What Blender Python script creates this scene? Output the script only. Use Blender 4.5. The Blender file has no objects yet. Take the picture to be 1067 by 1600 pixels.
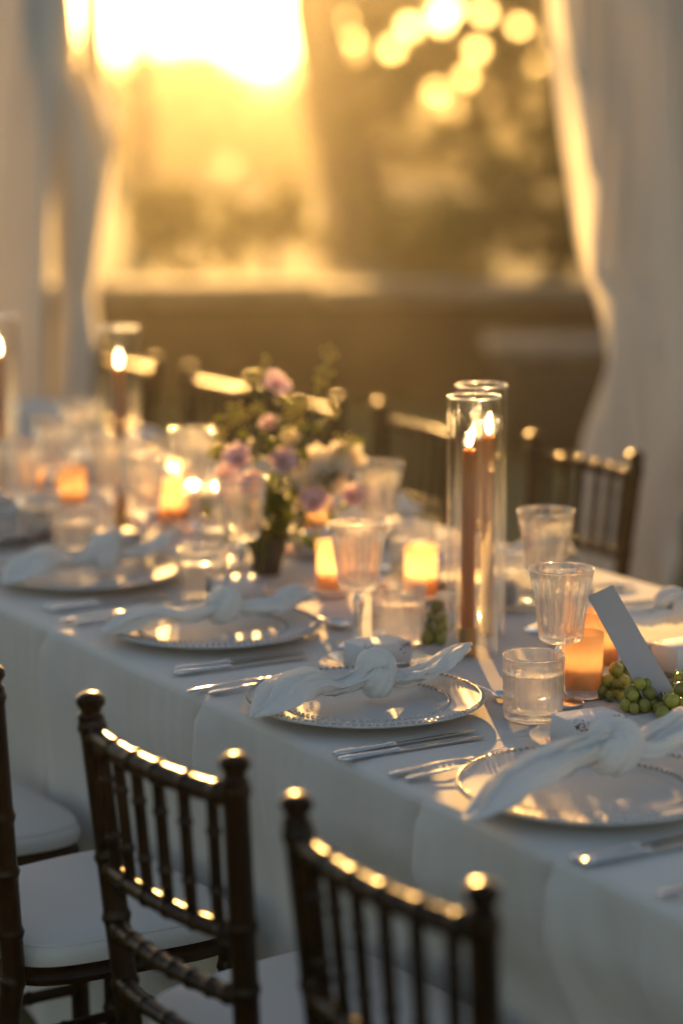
import bpy, bmesh, math, random
from math import sin, cos, pi, radians, exp, sqrt
from mathutils import Vector, Matrix, noise

random.seed(7)
S = bpy.context.scene
COL = S.collection

# ------------------------------------------------------------------ camera
CAMZ, PITCH, F = 1.68, radians(10.0), 3778.0       # F: focal length in pixels of the 1067x1600 photograph
cam_d = bpy.data.cameras.new('camera')
cam = bpy.data.objects.new('camera', cam_d); COL.objects.link(cam)
cam.location = (0, 0, CAMZ)
cam.rotation_euler = (radians(90) - PITCH, 0, 0)
cam_d.sensor_fit = 'VERTICAL'; cam_d.sensor_height = 36; cam_d.sensor_width = 24
cam_d.lens = 85
cam_d.clip_start = 0.05; cam_d.clip_end = 2000
cam_d.dof.use_dof = True
cam_d.dof.focus_distance = 3.52
cam_d.dof.aperture_fstop = 1.5
S.camera = cam

# ------------------------------------------------------------------ sky, sun, exposure
SUN_EL, SUN_AZ = radians(9.5), math.atan2(-0.062, 1.0)     # azimuth from +Y, negative to the left
w = bpy.data.worlds.new('World'); S.world = w; w.use_nodes = True
nt = w.node_tree
bg = nt.nodes['Background']
sky = nt.nodes.new('ShaderNodeTexSky'); sky.sky_type = 'NISHITA'; sky.sun_disc = False
sky.sun_elevation = SUN_EL; sky.sun_rotation = SUN_AZ
sky.air_density = 0.9; sky.dust_density = 1.0; sky.ozone_density = 0.15
nt.links.new(sky.outputs[0], bg.inputs[0]); bg.inputs[1].default_value = 0.07

sun_d = bpy.data.lights.new('sun', 'SUN'); sun_d.energy = 5.0; sun_d.angle = radians(0.5)
sun_d.color = (1.0, 0.54, 0.15)
sun = bpy.data.objects.new('sun', sun_d); COL.objects.link(sun)
to_sun = Vector((sin(SUN_AZ) * cos(SUN_EL), cos(SUN_AZ) * cos(SUN_EL), sin(SUN_EL)))
sun.rotation_euler = to_sun.to_track_quat('Z', 'Y').to_euler()
sun.location = to_sun * 30

vs = S.view_settings
vs.view_transform = 'Standard'; vs.look = 'None'; vs.gamma = 1.0; vs.use_curve_mapping = False
vs.exposure = 1.30
S.render.engine = 'CYCLES'
cy = S.cycles
cy.use_denoising = True
cy.max_bounces = 10; cy.transmission_bounces = 10; cy.transparent_max_bounces = 24
cy.diffuse_bounces = 4; cy.glossy_bounces = 5; cy.volume_bounces = 0
cy.caustics_reflective = False; cy.caustics_refractive = False
cy.sample_clamp_indirect = 12.0

# ------------------------------------------------------------------ pixel -> place
def ray(u, v):
    x = (u - 533.5) / F; y = (v - 800) / F
    return Vector((x, cos(PITCH) - y * sin(PITCH), -sin(PITCH) - y * cos(PITCH)))
def on_z(u, v, z):
    r = ray(u, v); k = (z - CAMZ) / r.z
    return Vector((r.x * k, r.y * k, z))
def at_y(u, v, Y):
    r = ray(u, v); k = Y / r.y
    return Vector((r.x * k, Y, CAMZ + r.z * k))
# table frame: x = D along the table edge (towards camera), y = N across the table
TZ = 0.76
D = Vector((0.518, -0.8554, 0)); N = Vector((0.8554, 0.518, 0))
E0 = Vector((0.256, 2.81, 0))
TROT = math.atan2(D.y, D.x)
TW = 1.12
def tw(s, t, z=0.0):
    return E0 + D * s + N * t + Vector((0, 0, z))
def st(p):
    q = Vector((p.x, p.y, 0)) - E0
    return q.dot(D), q.dot(N)
def on_t(u, v, t):
    r = ray(u, v)
    k = (t + E0.dot(N)) / (r.dot(N))
    return Vector((r.x * k, r.y * k, CAMZ + r.z * k))

# ------------------------------------------------------------------ mesh helpers
class MB:
    def __init__(self): self.v = []; self.f = []
    def add(self, vs, fs):
        o = len(self.v); self.v += [tuple(p) for p in vs]; self.f += [tuple(i + o for i in f) for f in fs]
        return self
    def box(self, c, s, rot=0):
        x, y, z = s[0] / 2, s[1] / 2, s[2] / 2; cr, sr = cos(rot), sin(rot)
        vs = []
        for dz in (-z, z):
            for dx, dy in ((-x, -y), (x, -y), (x, y), (-x, y)):
                vs.append((c[0] + dx * cr - dy * sr, c[1] + dx * sr + dy * cr, c[2] + dz))
        return self.add(vs, [(3, 2, 1, 0), (4, 5, 6, 7), (0, 1, 5, 4), (1, 2, 6, 5), (2, 3, 7, 6), (3, 0, 4, 7)])
    def tube(self, pts, radii, seg=10, cap=True, ell=None, fold=None):
        pts = [Vector(p) for p in pts]; n = len(pts)
        if not hasattr(radii, '__len__'): radii = [radii] * n
        t0 = (pts[1] - pts[0]).normalized()
        up = Vector((0, 0, 1)) if abs(t0.z) < .9 else Vector((0, 1, 0))
        side = t0.cross(up).normalized(); vs = []; fs = []
        for i in range(n):
            t = (pts[min(i + 1, n - 1)] - pts[max(i - 1, 0)]).normalized()
            side = (side - t * side.dot(t)).normalized(); nn = side.cross(t).normalized()
            a, b = ell[i] if ell else (1, 1)
            for k in range(seg):
                th = 2 * pi * k / seg
                m = 1 + (fold(i / (n - 1), th) if fold else 0)
                vs.append(pts[i] + side * (radii[i] * a * m * cos(th)) + nn * (radii[i] * b * m * sin(th)))
        for i in range(n - 1):
            for k in range(seg):
                k2 = (k + 1) % seg
                fs.append((i * seg + k, i * seg + k2, (i + 1) * seg + k2, (i + 1) * seg + k))
        if cap:
            fs.append(tuple(range(seg - 1, -1, -1))); fs.append(tuple((n - 1) * seg + k for k in range(seg)))
        return self.add(vs, fs)
    def lathe(self, prof, seg=32, c=(0, 0, 0), mod=None, closed=False):
        vs = []; fs = []; rings = []
        for i, (r, z) in enumerate(prof):
            if r < 1e-6:
                rings.append([len(vs)]); vs.append((c[0], c[1], c[2] + z))
            else:
                ring = []
                for k in range(seg):
                    th = 2 * pi * k / seg; rr = r * (mod(i, th) if mod else 1)
                    ring.append(len(vs)); vs.append((c[0] + rr * cos(th), c[1] + rr * sin(th), c[2] + z))
                rings.append(ring)
        pairs = list(zip(rings[:-1], rings[1:]))
        if closed: pairs.append((rings[-1], rings[0]))
        for a, b in pairs:
            if len(a) == 1 and len(b) == 1: continue
            for k in range(seg):
                k2 = (k + 1) % seg
                if len(a) == 1: fs.append((a[0], b[k2], b[k]))
                elif len(b) == 1: fs.append((a[k], a[k2], b[0]))
                else: fs.append((a[k], a[k2], b[k2], b[k]))
        return self.add(vs, fs)
    def ball(self, c, r, seg=10, rings=6, sc=(1, 1, 1)):
        m = MB().lathe([(max(0, r * sin(pi * i / rings)) if 0 < i < rings else 0, -r * cos(pi * i / rings)) for i in range(rings + 1)], seg)
        return self.add([(c[0] + p[0] * sc[0], c[1] + p[1] * sc[1], c[2] + p[2] * sc[2]) for p in m.v], m.f)
    def mesh(self, name, mat, smooth=True, sharp=40):
        me = bpy.data.meshes.new(name); me.from_pydata(self.v, [], self.f); me.update()
        if smooth:
            me.polygons.foreach_set('use_smooth', [True] * len(me.polygons))
            if sharp: me.set_sharp_from_angle(angle=radians(sharp))
        if mat: me.materials.append(mat)
        return me
    def build(self, name, mat, parent=None, smooth=True, sharp=40):
        return put(name, self.mesh(name, mat, smooth, sharp), parent)

def put(name, me, parent=None):
    o = bpy.data.objects.new(name, me); COL.objects.link(o)
    if parent: o.parent = parent
    return o
def empty(name, loc=(0, 0, 0), rz=0):
    o = bpy.data.objects.new(name, None); COL.objects.link(o)
    o.location = loc; o.rotation_euler = (0, 0, rz); o.empty_display_size = .05
    return o
def tag(o, label, cat, group=None):
    o['label'] = label; o['category'] = cat
    if group: o['group'] = group
    return o
def structure(o): o['kind'] = 'structure'; return o
def copy_tree(o, parent=None):
    c = o.copy(); COL.objects.link(c)
    if parent is not None: c.parent = parent
    for ch in list(o.children): copy_tree(ch, c)
    return c
PROTO = {}
def place(key, maker, loc, rz, label, cat, group=None, scale=1.0):
    """first use takes the thing itself, later uses copy it"""
    if key not in PROTO:
        o = maker(); PROTO[key] = o
    else:
        o = copy_tree(PROTO[key])
    o.location = loc; o.rotation_euler = (0, 0, rz); o.scale = (scale,) * 3
    if 'group' in o: del o['group']
    return tag(o, label, cat, group)
def bevel_box(name, size, r, mat, seg=3):
    bm = bmesh.new(); bmesh.ops.create_cube(bm, size=1)
    bmesh.ops.scale(bm, vec=size, verts=bm.verts)
    bmesh.ops.bevel(bm, geom=bm.edges[:], offset=r, segments=seg, profile=.5, affect='EDGES')
    me = bpy.data.meshes.new(name); bm.to_mesh(me); bm.free()
    me.polygons.foreach_set('use_smooth', [True] * len(me.polygons)); me.set_sharp_from_angle(angle=radians(50))
    me.materials.append(mat)
    return me
def interp(xs, ys, x):
    if x <= xs[0]: return ys[0]
    for i in range(len(xs) - 1):
        if x <= xs[i + 1]:
            k = (x - xs[i]) / (xs[i + 1] - xs[i]); return ys[i] + (ys[i + 1] - ys[i]) * k
    return ys[-1]
def sstep(a, b, x):
    k = min(1, max(0, (x - a) / (b - a))); return k * k * (3 - 2 * k)

# ------------------------------------------------------------------ materials
def new_mat(name):
    m = bpy.data.materials.new(name); m.use_nodes = True
    nt = m.node_tree; nt.nodes.clear()
    out = nt.nodes.new('ShaderNodeOutputMaterial')
    return m, nt, out
def prin(name, col, rough=.5, metal=0, bump=None, bstr=.2, vary=None, trans=0, ior=1.45, coat=0, transl=0, tcol=None, sheen=0, spec=None, sss=0, rad=None):
    m, nt, out = new_mat(name); L = nt.links
    p = nt.nodes.new('ShaderNodeBsdfPrincipled')
    p.inputs['Base Color'].default_value = (*col, 1); p.inputs['Roughness'].default_value = rough
    p.inputs['Metallic'].default_value = metal; p.inputs['IOR'].default_value = ior
    p.inputs['Transmission Weight'].default_value = trans; p.inputs['Coat Weight'].default_value = coat
    p.inputs['Sheen Weight'].default_value = sheen
    if sss:
        p.inputs['Subsurface Weight'].default_value = sss; p.inputs['Subsurface Radius'].default_value = rad; p.inputs['Subsurface Scale'].default_value = 1.0
    if spec is not None: p.inputs['Specular IOR Level'].default_value = spec
    tc = nt.nodes.new('ShaderNodeTexCoord')
    if vary:
        sc, c2 = vary
        n = nt.nodes.new('ShaderNodeTexNoise'); n.inputs['Scale'].default_value = sc; n.inputs['Detail'].default_value = 5
        L.new(tc.outputs['Object'], n.inputs['Vector'])
        r = nt.nodes.new('ShaderNodeValToRGB'); r.color_ramp.elements[0].position = .35; r.color_ramp.elements[1].position = .68
        r.color_ramp.elements[0].color = (*col, 1); r.color_ramp.elements[1].color = (*c2, 1)
        L.new(n.outputs['Fac'], r.inputs['Fac']); L.new(r.outputs['Color'], p.inputs['Base Color'])
    if bump:
        n = nt.nodes.new('ShaderNodeTexNoise'); n.inputs['Scale'].default_value = bump; n.inputs['Detail'].default_value = 4
        L.new(tc.outputs['Object'], n.inputs['Vector'])
        b = nt.nodes.new('ShaderNodeBump'); b.inputs['Strength'].default_value = bstr; b.inputs['Distance'].default_value = .01
        L.new(n.outputs['Fac'], b.inputs['Height']); L.new(b.outputs['Normal'], p.inputs['Normal'])
    last = p.outputs[0]
    if transl:
        t = nt.nodes.new('ShaderNodeBsdfTranslucent'); t.inputs['Color'].default_value = (*(tcol or col), 1)
        mx = nt.nodes.new('ShaderNodeMixShader'); mx.inputs[0].default_value = transl
        L.new(last, mx.inputs[1]); L.new(t.outputs[0], mx.inputs[2]); last = mx.outputs[0]
    L.new(last, out.inputs['Surface'])
    return m
def glass(name, col=(1, 1, 1), rough=.05, clear=.4, ior=1.45, bump=None, bstr=.3):
    m, nt, out = new_mat(name); L = nt.links
    g = nt.nodes.new('ShaderNodeBsdfGlass'); g.inputs['Color'].default_value = (*col, 1)
    g.inputs['Roughness'].default_value = rough; g.inputs['IOR'].default_value = ior
    t = nt.nodes.new('ShaderNodeBsdfTransparent'); t.inputs['Color'].default_value = (*[c * .97 for c in col], 1)
    mx = nt.nodes.new('ShaderNodeMixShader'); mx.inputs[0].default_value = clear
    if bump:
        tc = nt.nodes.new('ShaderNodeTexCoord')
        n = nt.nodes.new('ShaderNodeTexVoronoi'); n.inputs['Scale'].default_value = bump
        L.new(tc.outputs['Object'], n.inputs['Vector'])
        b = nt.nodes.new('ShaderNodeBump'); b.inputs['Strength'].default_value = bstr; b.inputs['Distance'].default_value = .002
        L.new(n.outputs['Distance'], b.inputs['Height']); L.new(b.outputs['Normal'], g.inputs['Normal'])
    L.new(g.outputs[0], mx.inputs[1]); L.new(t.outputs[0], mx.inputs[2]); L.new(mx.outputs[0], out.inputs['Surface'])
    return m
def thin_glass(name, col=(1, 1, 1), rough=.04, refr=.14, ior=1.5, boost=1.0):
    """clear drinking glass: light passes, Fresnel reflections, a share of true refraction"""
    m, nt, out = new_mat(name); L = nt.links
    t = nt.nodes.new('ShaderNodeBsdfTransparent'); t.inputs['Color'].default_value = (*[c * .985 for c in col], 1)
    gl = nt.nodes.new('ShaderNodeBsdfGlossy'); gl.inputs['Roughness'].default_value = rough; gl.inputs['Color'].default_value = (*col, 1)
    lw = nt.nodes.new('ShaderNodeLayerWeight'); lw.inputs['Blend'].default_value = .5
    pw = nt.nodes.new('ShaderNodeMath'); pw.operation = 'POWER'; pw.inputs[1].default_value = 4.5; L.new(lw.outputs['Facing'], pw.inputs[0])
    mu = nt.nodes.new('ShaderNodeMath'); mu.operation = 'MULTIPLY_ADD'; mu.inputs[1].default_value = .9 * boost; mu.inputs[2].default_value = .045 * boost; mu.use_clamp = True
    L.new(pw.outputs[0], mu.inputs[0])
    mx = nt.nodes.new('ShaderNodeMixShader'); L.new(mu.outputs[0], mx.inputs[0]); L.new(t.outputs[0], mx.inputs[1]); L.new(gl.outputs[0], mx.inputs[2])
    g = nt.nodes.new('ShaderNodeBsdfGlass'); g.inputs['Color'].default_value = (*col, 1); g.inputs['Roughness'].default_value = rough; g.inputs['IOR'].default_value = ior
    m2 = nt.nodes.new('ShaderNodeMixShader'); m2.inputs[0].default_value = refr
    L.new(mx.outputs[0], m2.inputs[1]); L.new(g.outputs[0], m2.inputs[2]); L.new(m2.outputs[0], out.inputs['Surface'])
    return m
def emit(name, col, s):
    m, nt, out = new_mat(name)
    e = nt.nodes.new('ShaderNodeEmission'); e.inputs[0].default_value = (*col, 1); e.inputs[1].default_value = s
    nt.links.new(e.outputs[0], out.inputs['Surface'])
    return m
def leafmat(name, c1, c2, transl=.45, tboost=1.6):
    m, nt, out = new_mat(name); L = nt.links
    g = nt.nodes.new('ShaderNodeNewGeometry')
    r = nt.nodes.new('ShaderNodeValToRGB'); r.color_ramp.elements[0].color = (*c1, 1); r.color_ramp.elements[1].color = (*c2, 1)
    L.new(g.outputs['Random Per Island'], r.inputs['Fac'])
    p = nt.nodes.new('ShaderNodeBsdfPrincipled'); p.inputs['Roughness'].default_value = .5
    L.new(r.outputs[0], p.inputs['Base Color'])
    mul = nt.nodes.new('ShaderNodeMixRGB'); mul.blend_type = 'MULTIPLY'; mul.inputs[0].default_value = 1
    mul.inputs[2].default_value = (tboost * 1.15, tboost, tboost * .5, 1)
    L.new(r.outputs[0], mul.inputs[1])
    t = nt.nodes.new('ShaderNodeBsdfTranslucent'); L.new(mul.outputs[0], t.inputs['Color'])
    mx = nt.nodes.new('ShaderNodeMixShader'); mx.inputs[0].default_value = transl
    L.new(p.outputs[0], mx.inputs[1]); L.new(t.outputs[0], mx.inputs[2]); L.new(mx.outputs[0], out.inputs['Surface'])
    return m

M = {}
M['lawn'] = prin('lawn', (.045, .06, .018), .9, bump=14, bstr=.8, vary=(3, (.075, .08, .028)))
M['bark'] = prin('bark', (.06, .042, .03), .9, bump=12, bstr=.9, vary=(4, (.11, .08, .055)))
M['leaf_dark'] = leafmat('leaf_dark', (.022, .035, .010), (.05, .065, .018))
M['leaf_green'] = leafmat('leaf_green', (.045, .07, .014), (.11, .13, .03), .5)
M['leaf_far'] = leafmat('leaf_far', (.05, .06, .022), (.09, .09, .035))
M['lake'] = prin('lake', (.02, .03, .03), .08, bump=.8, bstr=.05)
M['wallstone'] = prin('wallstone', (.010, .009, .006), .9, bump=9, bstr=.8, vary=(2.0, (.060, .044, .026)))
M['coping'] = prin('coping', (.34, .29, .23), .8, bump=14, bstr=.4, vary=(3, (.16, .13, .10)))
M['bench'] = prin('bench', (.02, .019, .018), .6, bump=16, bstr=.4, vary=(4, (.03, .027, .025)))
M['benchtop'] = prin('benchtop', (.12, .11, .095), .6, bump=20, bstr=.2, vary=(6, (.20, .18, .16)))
M['sheer'] = prin('sheer', (.70, .67, .62), .8, bump=180, bstr=.08, transl=.62, tcol=(.88, .82, .72))
M['curtain'] = prin('curtain', (.62, .60, .59), .8, bump=180, bstr=.08, transl=.085, tcol=(.80, .70, .56), vary=(2.2, (.68, .66, .63)))
M['steel'] = prin('steel', (.6, .6, .6), .35, 1)
M['cloth'] = prin('cloth', (.73, .685, .63), .85, bump=420, bstr=.16, vary=(6, (.77, .72, .665)), sheen=.12)
M['napkin'] = prin('napkin', (.90, .88, .85), .85, bump=420, bstr=.18, transl=.24, tcol=(.92, .88, .82))
M['wood'] = prin('wood', (.009, .0045, .0025), .30, bump=60, bstr=.10, vary=(22, (.022, .010, .0045)), coat=.08, spec=.22)
M['pad'] = prin('pad', (.66, .61, .56), .8, bump=220, bstr=.12, vary=(5, (.70, .65, .60)))
M['silver'] = prin('silver', (.82, .80, .77), .17, 1, bump=90, bstr=.03)
M['brass'] = prin('brass', (.55, .34, .10), .28, 1)
M['glass'] = thin_glass('glass', (1, 1, 1), .04, .28)
M['hurricane'] = thin_glass('hurricane', (1, .99, .97), .05, .04, 1.45, .55)
M['cutglass'] = thin_glass('cutglass', (1, .99, .975), .03, .36)
M['water'] = thin_glass('water', (.985, .985, .98), .03, .30, 1.33)
M['plateglass'] = prin('plateglass', (.82, .80, .78), .58, trans=.25, ior=1.35, bump=160, bstr=.15, spec=.15)
M['beadglass'] = prin('beadglass', (.9, .89, .87), .12, trans=.65, ior=1.45)
M['breadglass'] = thin_glass('breadglass', (1, .985, .96), .06, .15)
M['goldrim'] = prin('goldrim', (.62, .42, .16), .3, 1)
M['amber'] = prin('amber', (.82, .50, .25), .4, transl=.6, tcol=(1.0, .78, .50), coat=.3)
M['wax'] = prin('wax', (.52, .18, .04), .45, sss=.4, rad=(.02, .008, .003))
M['waxpale'] = prin('waxpale', (.85, .70, .48), .5, transl=.3)
M['wick'] = prin('wick', (.02, .018, .015), .9)
M['flame'] = emit('flame', (1.0, .66, .30), 14)
M['box'] = prin('box', (.74, .74, .75), .6, bump=260, bstr=.04)
M['print_dark'] = prin('print_dark', (.10, .05, .07), .7)
M['print_mauve'] = prin('print_mauve', (.30, .16, .20), .7)
M['card'] = prin('card', (.44, .43, .46), .8, bump=300, bstr=.05)
M['crystal'] = glass('crystal', (1, 1, 1), .06, .15, 1.75)
M['grape'] = prin('grape', (.27, .285, .04), .26, sss=.6, rad=(.010, .009, .003), coat=.25, vary=(40, (.36, .33, .07)))
M['stem'] = prin('stem', (.10, .12, .03), .7)
M['pot'] = prin('pot', (.045, .042, .04), .5, bump=40, bstr=.2)
M['petal_pink'] = prin('petal_pink', (.80, .61, .65), .7, transl=.45, tcol=(.97, .76, .76))
M['petal_mauve'] = prin('petal_mauve', (.74, .56, .62), .7, transl=.45, tcol=(.92, .70, .72))
M['petal_white'] = prin('petal_white', (.86, .80, .70), .7, transl=.5, tcol=(.95, .85, .66))
M['petal_green'] = prin('petal_green', (.50, .46, .16), .7, transl=.45, tcol=(.8, .7, .25))
M['petal_heart'] = prin('petal_heart', (.35, .20, .03), .8)
M['foliage'] = leafmat('foliage', (.06, .10, .018), (.16, .19, .035), .5)

nt_ = M['grape'].node_tree; oi = nt_.nodes.new('ShaderNodeObjectInfo'); hs = nt_.nodes.new('ShaderNodeHueSaturation'); mr = nt_.nodes.new('ShaderNodeMapRange')
mr.inputs['To Min'].default_value = .50; mr.inputs['To Max'].default_value = 1.35
pn = [n for n in nt_.nodes if n.type == 'BSDF_PRINCIPLED'][0]; src = pn.inputs['Base Color'].links[0].from_socket
nt_.links.new(oi.outputs['Random'], mr.inputs['Value']); nt_.links.new(mr.outputs[0], hs.inputs['Value']); nt_.links.new(src, hs.inputs['Color']); nt_.links.new(hs.outputs[0], pn.inputs['Base Color'])

# ------------------------------------------------------------------ the setting: ground, lake, wall, trees
def sheet(name, x0, x1, y0, y1, z, mat, nx=1, ny=1, zf=None):
    m = MB(); vs = []; fs = []
    for j in range(ny + 1):
        for i in range(nx + 1):
            x = x0 + (x1 - x0) * i / nx; y = y0 + (y1 - y0) * j / ny
            vs.append((x, y, z + (zf(x, y) if zf else 0)))
    for j in range(ny):
        for i in range(nx):
            a = j * (nx + 1) + i; fs.append((a, a + 1, a + nx + 2, a + nx + 1))
    m.add(vs, fs); return m.build(name, mat, sharp=None)
structure(sheet('lawn', -240, 240, -30, 290, 0, M['lawn']))
lake = structure(sheet('lake', -150, 150, 50, 110, .004, M['lake']))

# low garden wall, top on the line v=445..468 of the photograph
WY = 13.0
ztop = at_y(500, 446, WY).z
wall = empty('garden_wall', (0, WY, 0))
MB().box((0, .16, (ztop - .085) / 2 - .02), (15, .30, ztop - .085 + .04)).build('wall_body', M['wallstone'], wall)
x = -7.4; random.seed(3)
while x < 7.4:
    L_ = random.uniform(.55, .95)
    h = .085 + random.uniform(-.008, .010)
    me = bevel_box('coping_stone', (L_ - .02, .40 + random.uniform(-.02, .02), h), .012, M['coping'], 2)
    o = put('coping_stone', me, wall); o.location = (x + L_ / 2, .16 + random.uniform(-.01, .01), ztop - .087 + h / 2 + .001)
    o.rotation_euler = (random.uniform(-.01, .01), random.uniform(-.012, .012), random.uniform(-.012, .012))
    x += L_
tag(wall, 'low dark stone garden wall with pale sunlit coping beyond the tent', 'wall')

# low dark bench with a pale slab, half hidden behind the right curtain
BY = 11.0
zb = at_y(860, 540, BY).z; xl = at_y(775, 600, BY).x
bench = empty('stone_bench', (xl + .55, BY, 0))
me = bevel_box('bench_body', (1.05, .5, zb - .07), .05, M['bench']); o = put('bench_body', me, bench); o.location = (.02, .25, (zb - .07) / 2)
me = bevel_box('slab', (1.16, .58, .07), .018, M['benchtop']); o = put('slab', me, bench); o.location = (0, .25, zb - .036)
tag(bench, 'low dark block bench with pale slab top on the lawn behind the draped curtain', 'bench')

def leaves(mb, blobs, n, size, rnd, sq=1.0, clump=.28):
    tot = sum(b[3] ** 2 for b in blobs)
    for (cx, cy, cz, r) in blobs:
        k = int(n * r * r / tot); nc = max(3, int(k / 28))
        for _ in range(nc):
            while True:
                q = Vector((rnd.uniform(-1, 1), rnd.uniform(-1, 1), rnd.uniform(-1, 1)))
                if q.length < 1: break
            q = q * (r * (.55 + .45 * rnd.random()) / max(q.length, .35)) if q.length > .35 else q * r
            cc = Vector((cx, cy, cz)) + Vector((q.x, q.y, q.z * sq))
            rc = r * clump * rnd.uniform(.5, 1.3) * (.62 if r < .65 and size < .07 else 1)
            for _ in range(28):
                p = cc + Vector((rnd.gauss(0, rc), rnd.gauss(0, rc), rnd.gauss(0, rc * .7)))
                s = size * rnd.uniform(.6, 1.4)
                a = Vector((rnd.uniform(-1, 1), rnd.uniform(-1, 1), rnd.uniform(-.6, .6))).normalized()
                b = a.cross(Vector((rnd.uniform(-1, 1), rnd.uniform(-1, 1), rnd.uniform(-1, 1)))).normalized()
                mb.add([p - a * s, p + b * s * .5, p + a * s, p - b * s * .5], [(0, 1, 2, 3)])
def tree(name, label, base, trunk, r0, r1, limbs, blobs, n, size, mat, seed, group=None, cat='tree', sq=.8, clump=.28, extra=None):
    rnd = random.Random(seed)
    root = empty(name, base)
    m = MB(); k = len(trunk)
    pts = []; rad = []
    for i in range(k - 1):
        for j in range(4):
            q = Vector(trunk[i]).lerp(Vector(trunk[i + 1]), j / 4); pts.append(q)
    pts.append(Vector(trunk[-1]))
    for i in range(len(pts)):
        f = i / (len(pts) - 1); rad.append((r0 + (r1 - r0) * f) * (1 + .35 * exp(-f * 14)) * rnd.uniform(.96, 1.04))
    m.tube(pts, rad, 12, fold=lambda t, th: .06 * sin(5 * th + 3 * t))
    m.build('trunk', M['bark'], root)
    for lp, lr in limbs:
        m = MB(); lp = [Vector(q) for q in lp]; pp = []; rr = []
        for i in range(len(lp) - 1):
            for j in range(3): pp.append(lp[i].lerp(lp[i + 1], j / 3) + Vector((rnd.gauss(0, lr * .25), 0, rnd.gauss(0, lr * .25))))
        pp.append(lp[-1])
        for i in range(len(pp)): rr.append(lr * (1 - .75 * i / (len(pp) - 1)))
        m.tube(pp, rr, 8); m.build('limb', M['bark'], root)
    m = MB(); leaves(m, blobs, n, size, rnd, sq, clump)
    if extra: extra(m)
    m.build('crown', mat, root, smooth=False)
    return tag(root, label, cat, group)

# the big tree whose trunk stands in the middle of the opening (u 490..620)
TY = 24.0
px = at_y(553, 300, TY).x
GAPS = [(700, 25, 23), (662, 185, 23), (646, 217, 20), (680, 150, 17), (706, 172, 14), (541, 80, 24), (528, 35, 18), (611, 76, 12), (640, 42, 12), (745, 78, 12), (842, 105, 15), (790, 215, 24), (830, 150, 12), (757, 20, 11), (810, 40, 10), (728, 118, 10), (865, 60, 9), (770, 160, 10)]
def hanging_leaves(m):
    """foliage hanging low over the opening, with gaps in it where the sky shows"""
    rnd = random.Random(19); n = 0
    while n < 17000:
        u, v = rnd.uniform(512, 960), rnd.uniform(-70, 290)
        dens = .68 + .9 * noise.noise(Vector((u / 70, v / 70, 2.2)))
        if v > 190: dens -= (v - 190) / 110
        if u < 600: dens -= (600 - u) / 260
        if rnd.random() > dens: continue
        if any((u - a) ** 2 + (v - b) ** 2 < (r * 1.12) ** 2 for a, b, r in GAPS): continue
        q = at_y(u, v, TY + rnd.gauss(-.2, .22)); p = Vector((q.x - px, q.y - TY, q.z)); s_ = .055 * rnd.uniform(.6, 1.4); n += 1
        a = Vector((rnd.uniform(-1, 1), rnd.uniform(-1, 1), rnd.uniform(-.8, .5))).normalized()
        b = a.cross(Vector((rnd.uniform(-1, 1), rnd.uniform(-1, 1), rnd.uniform(-1, 1)))).normalized()
        m.add([p - a * s_, p + b * s_ * .5, p + a * s_, p - b * s_ * .5], [(0, 1, 2, 3)])
tree('shade_tree', 'large tree with thick brown trunk standing behind the garden wall', (px, TY, 0),
     [(.06, 0, -.1), (.03, 0, .7), (-.18, 0, 1.5), (-.36, 0, 2.4), (-.30, .05, 3.6), (.0, .1, 5.5), (0, .1, 8.5)], .36, .19,
     [([(-.36, 0, 2.3), (.5, -.2, 2.75), (2.0, -.4, 2.6), (3.0, -.5, 2.2)], .13),
      ([(-.05, 0, 1.1), (.6, -.4, 1.65), (1.3, -.6, 2.6), (1.9, -.8, 3.4)], .12),
      ([(.05, 0, 4.6), (.9, .1, 5.5), (1.8, .2, 6.3)], .16),
      ([(.0, 0, 5.0), (-1.1, .2, 6.4), (-2.2, .3, 7.2)], .15),
      ([(.3, -.1, 1.1), (1.0, -.5, 1.0), (1.9, -.8, .75), (2.7, -1, .45)], .07)],
     [(1.9, -.2, 3.5, .85), (3.2, -.4, 3.0, .9), (1.2, .1, 4.3, .95), (2.4, 0, 4.8, 1.2),
      (.6, .1, 5.9, 1.2), (-.6, .2, 7.0, 1.4), (-2.2, .2, 8.0, 1.3), (1.4, .2, 6.9, 1.5), (2.9, .2, 6.4, 1.4), (0, .2, 8.8, 1.5), (.35, 0, 3.5, .55), (1.2, 0, 3.7, .8), (.45, .1, 4.7, .8), (2.1, 0, 3.9, 1.0), (.9, 0, 5.4, 1.0), (3.2, 0, 4.2, 1.1), (4.2, 0, 3.2, 1.0)],  # last clumps stand above the view, added to shade the air beyond the trunk
     60000, .060, M['leaf_dark'], 11, extra=hanging_leaves)

# a slimmer trunk at the left of the blown-out gap (u 205..240)
px = at_y(222, 200, 27).x
tree('slim_tree', 'slim bare-stemmed tree glowing in the sun near the trailing curtain strip', (px, 27, 0),
     [(0, 0, -.1), (.03, 0, 1.2), (.0, .1, 2.4), (.06, .1, 6.5)], .13, .07,
     [([(0, .1, 2.3), (-.5, .1, 3.2), (-1.2, .1, 3.9)], .05), ([(.0, .1, 5.6), (.7, .1, 6.6), (1.2, .1, 7.2)], .05),
      ([(0, 0, 1.2), (.5, -.1, 1.55), (1.1, -.2, 1.7)], .035)],
     [(-1.1, .1, 4.3, .5), (-1.9, .1, 4.0, .7), (-.2, .1, 7.0, .8), (1.2, .1, 7.6, .8), (-1.2, .1, 6.6, 1.0)],
     3200, .06, M['leaf_green'], 12)

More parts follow.
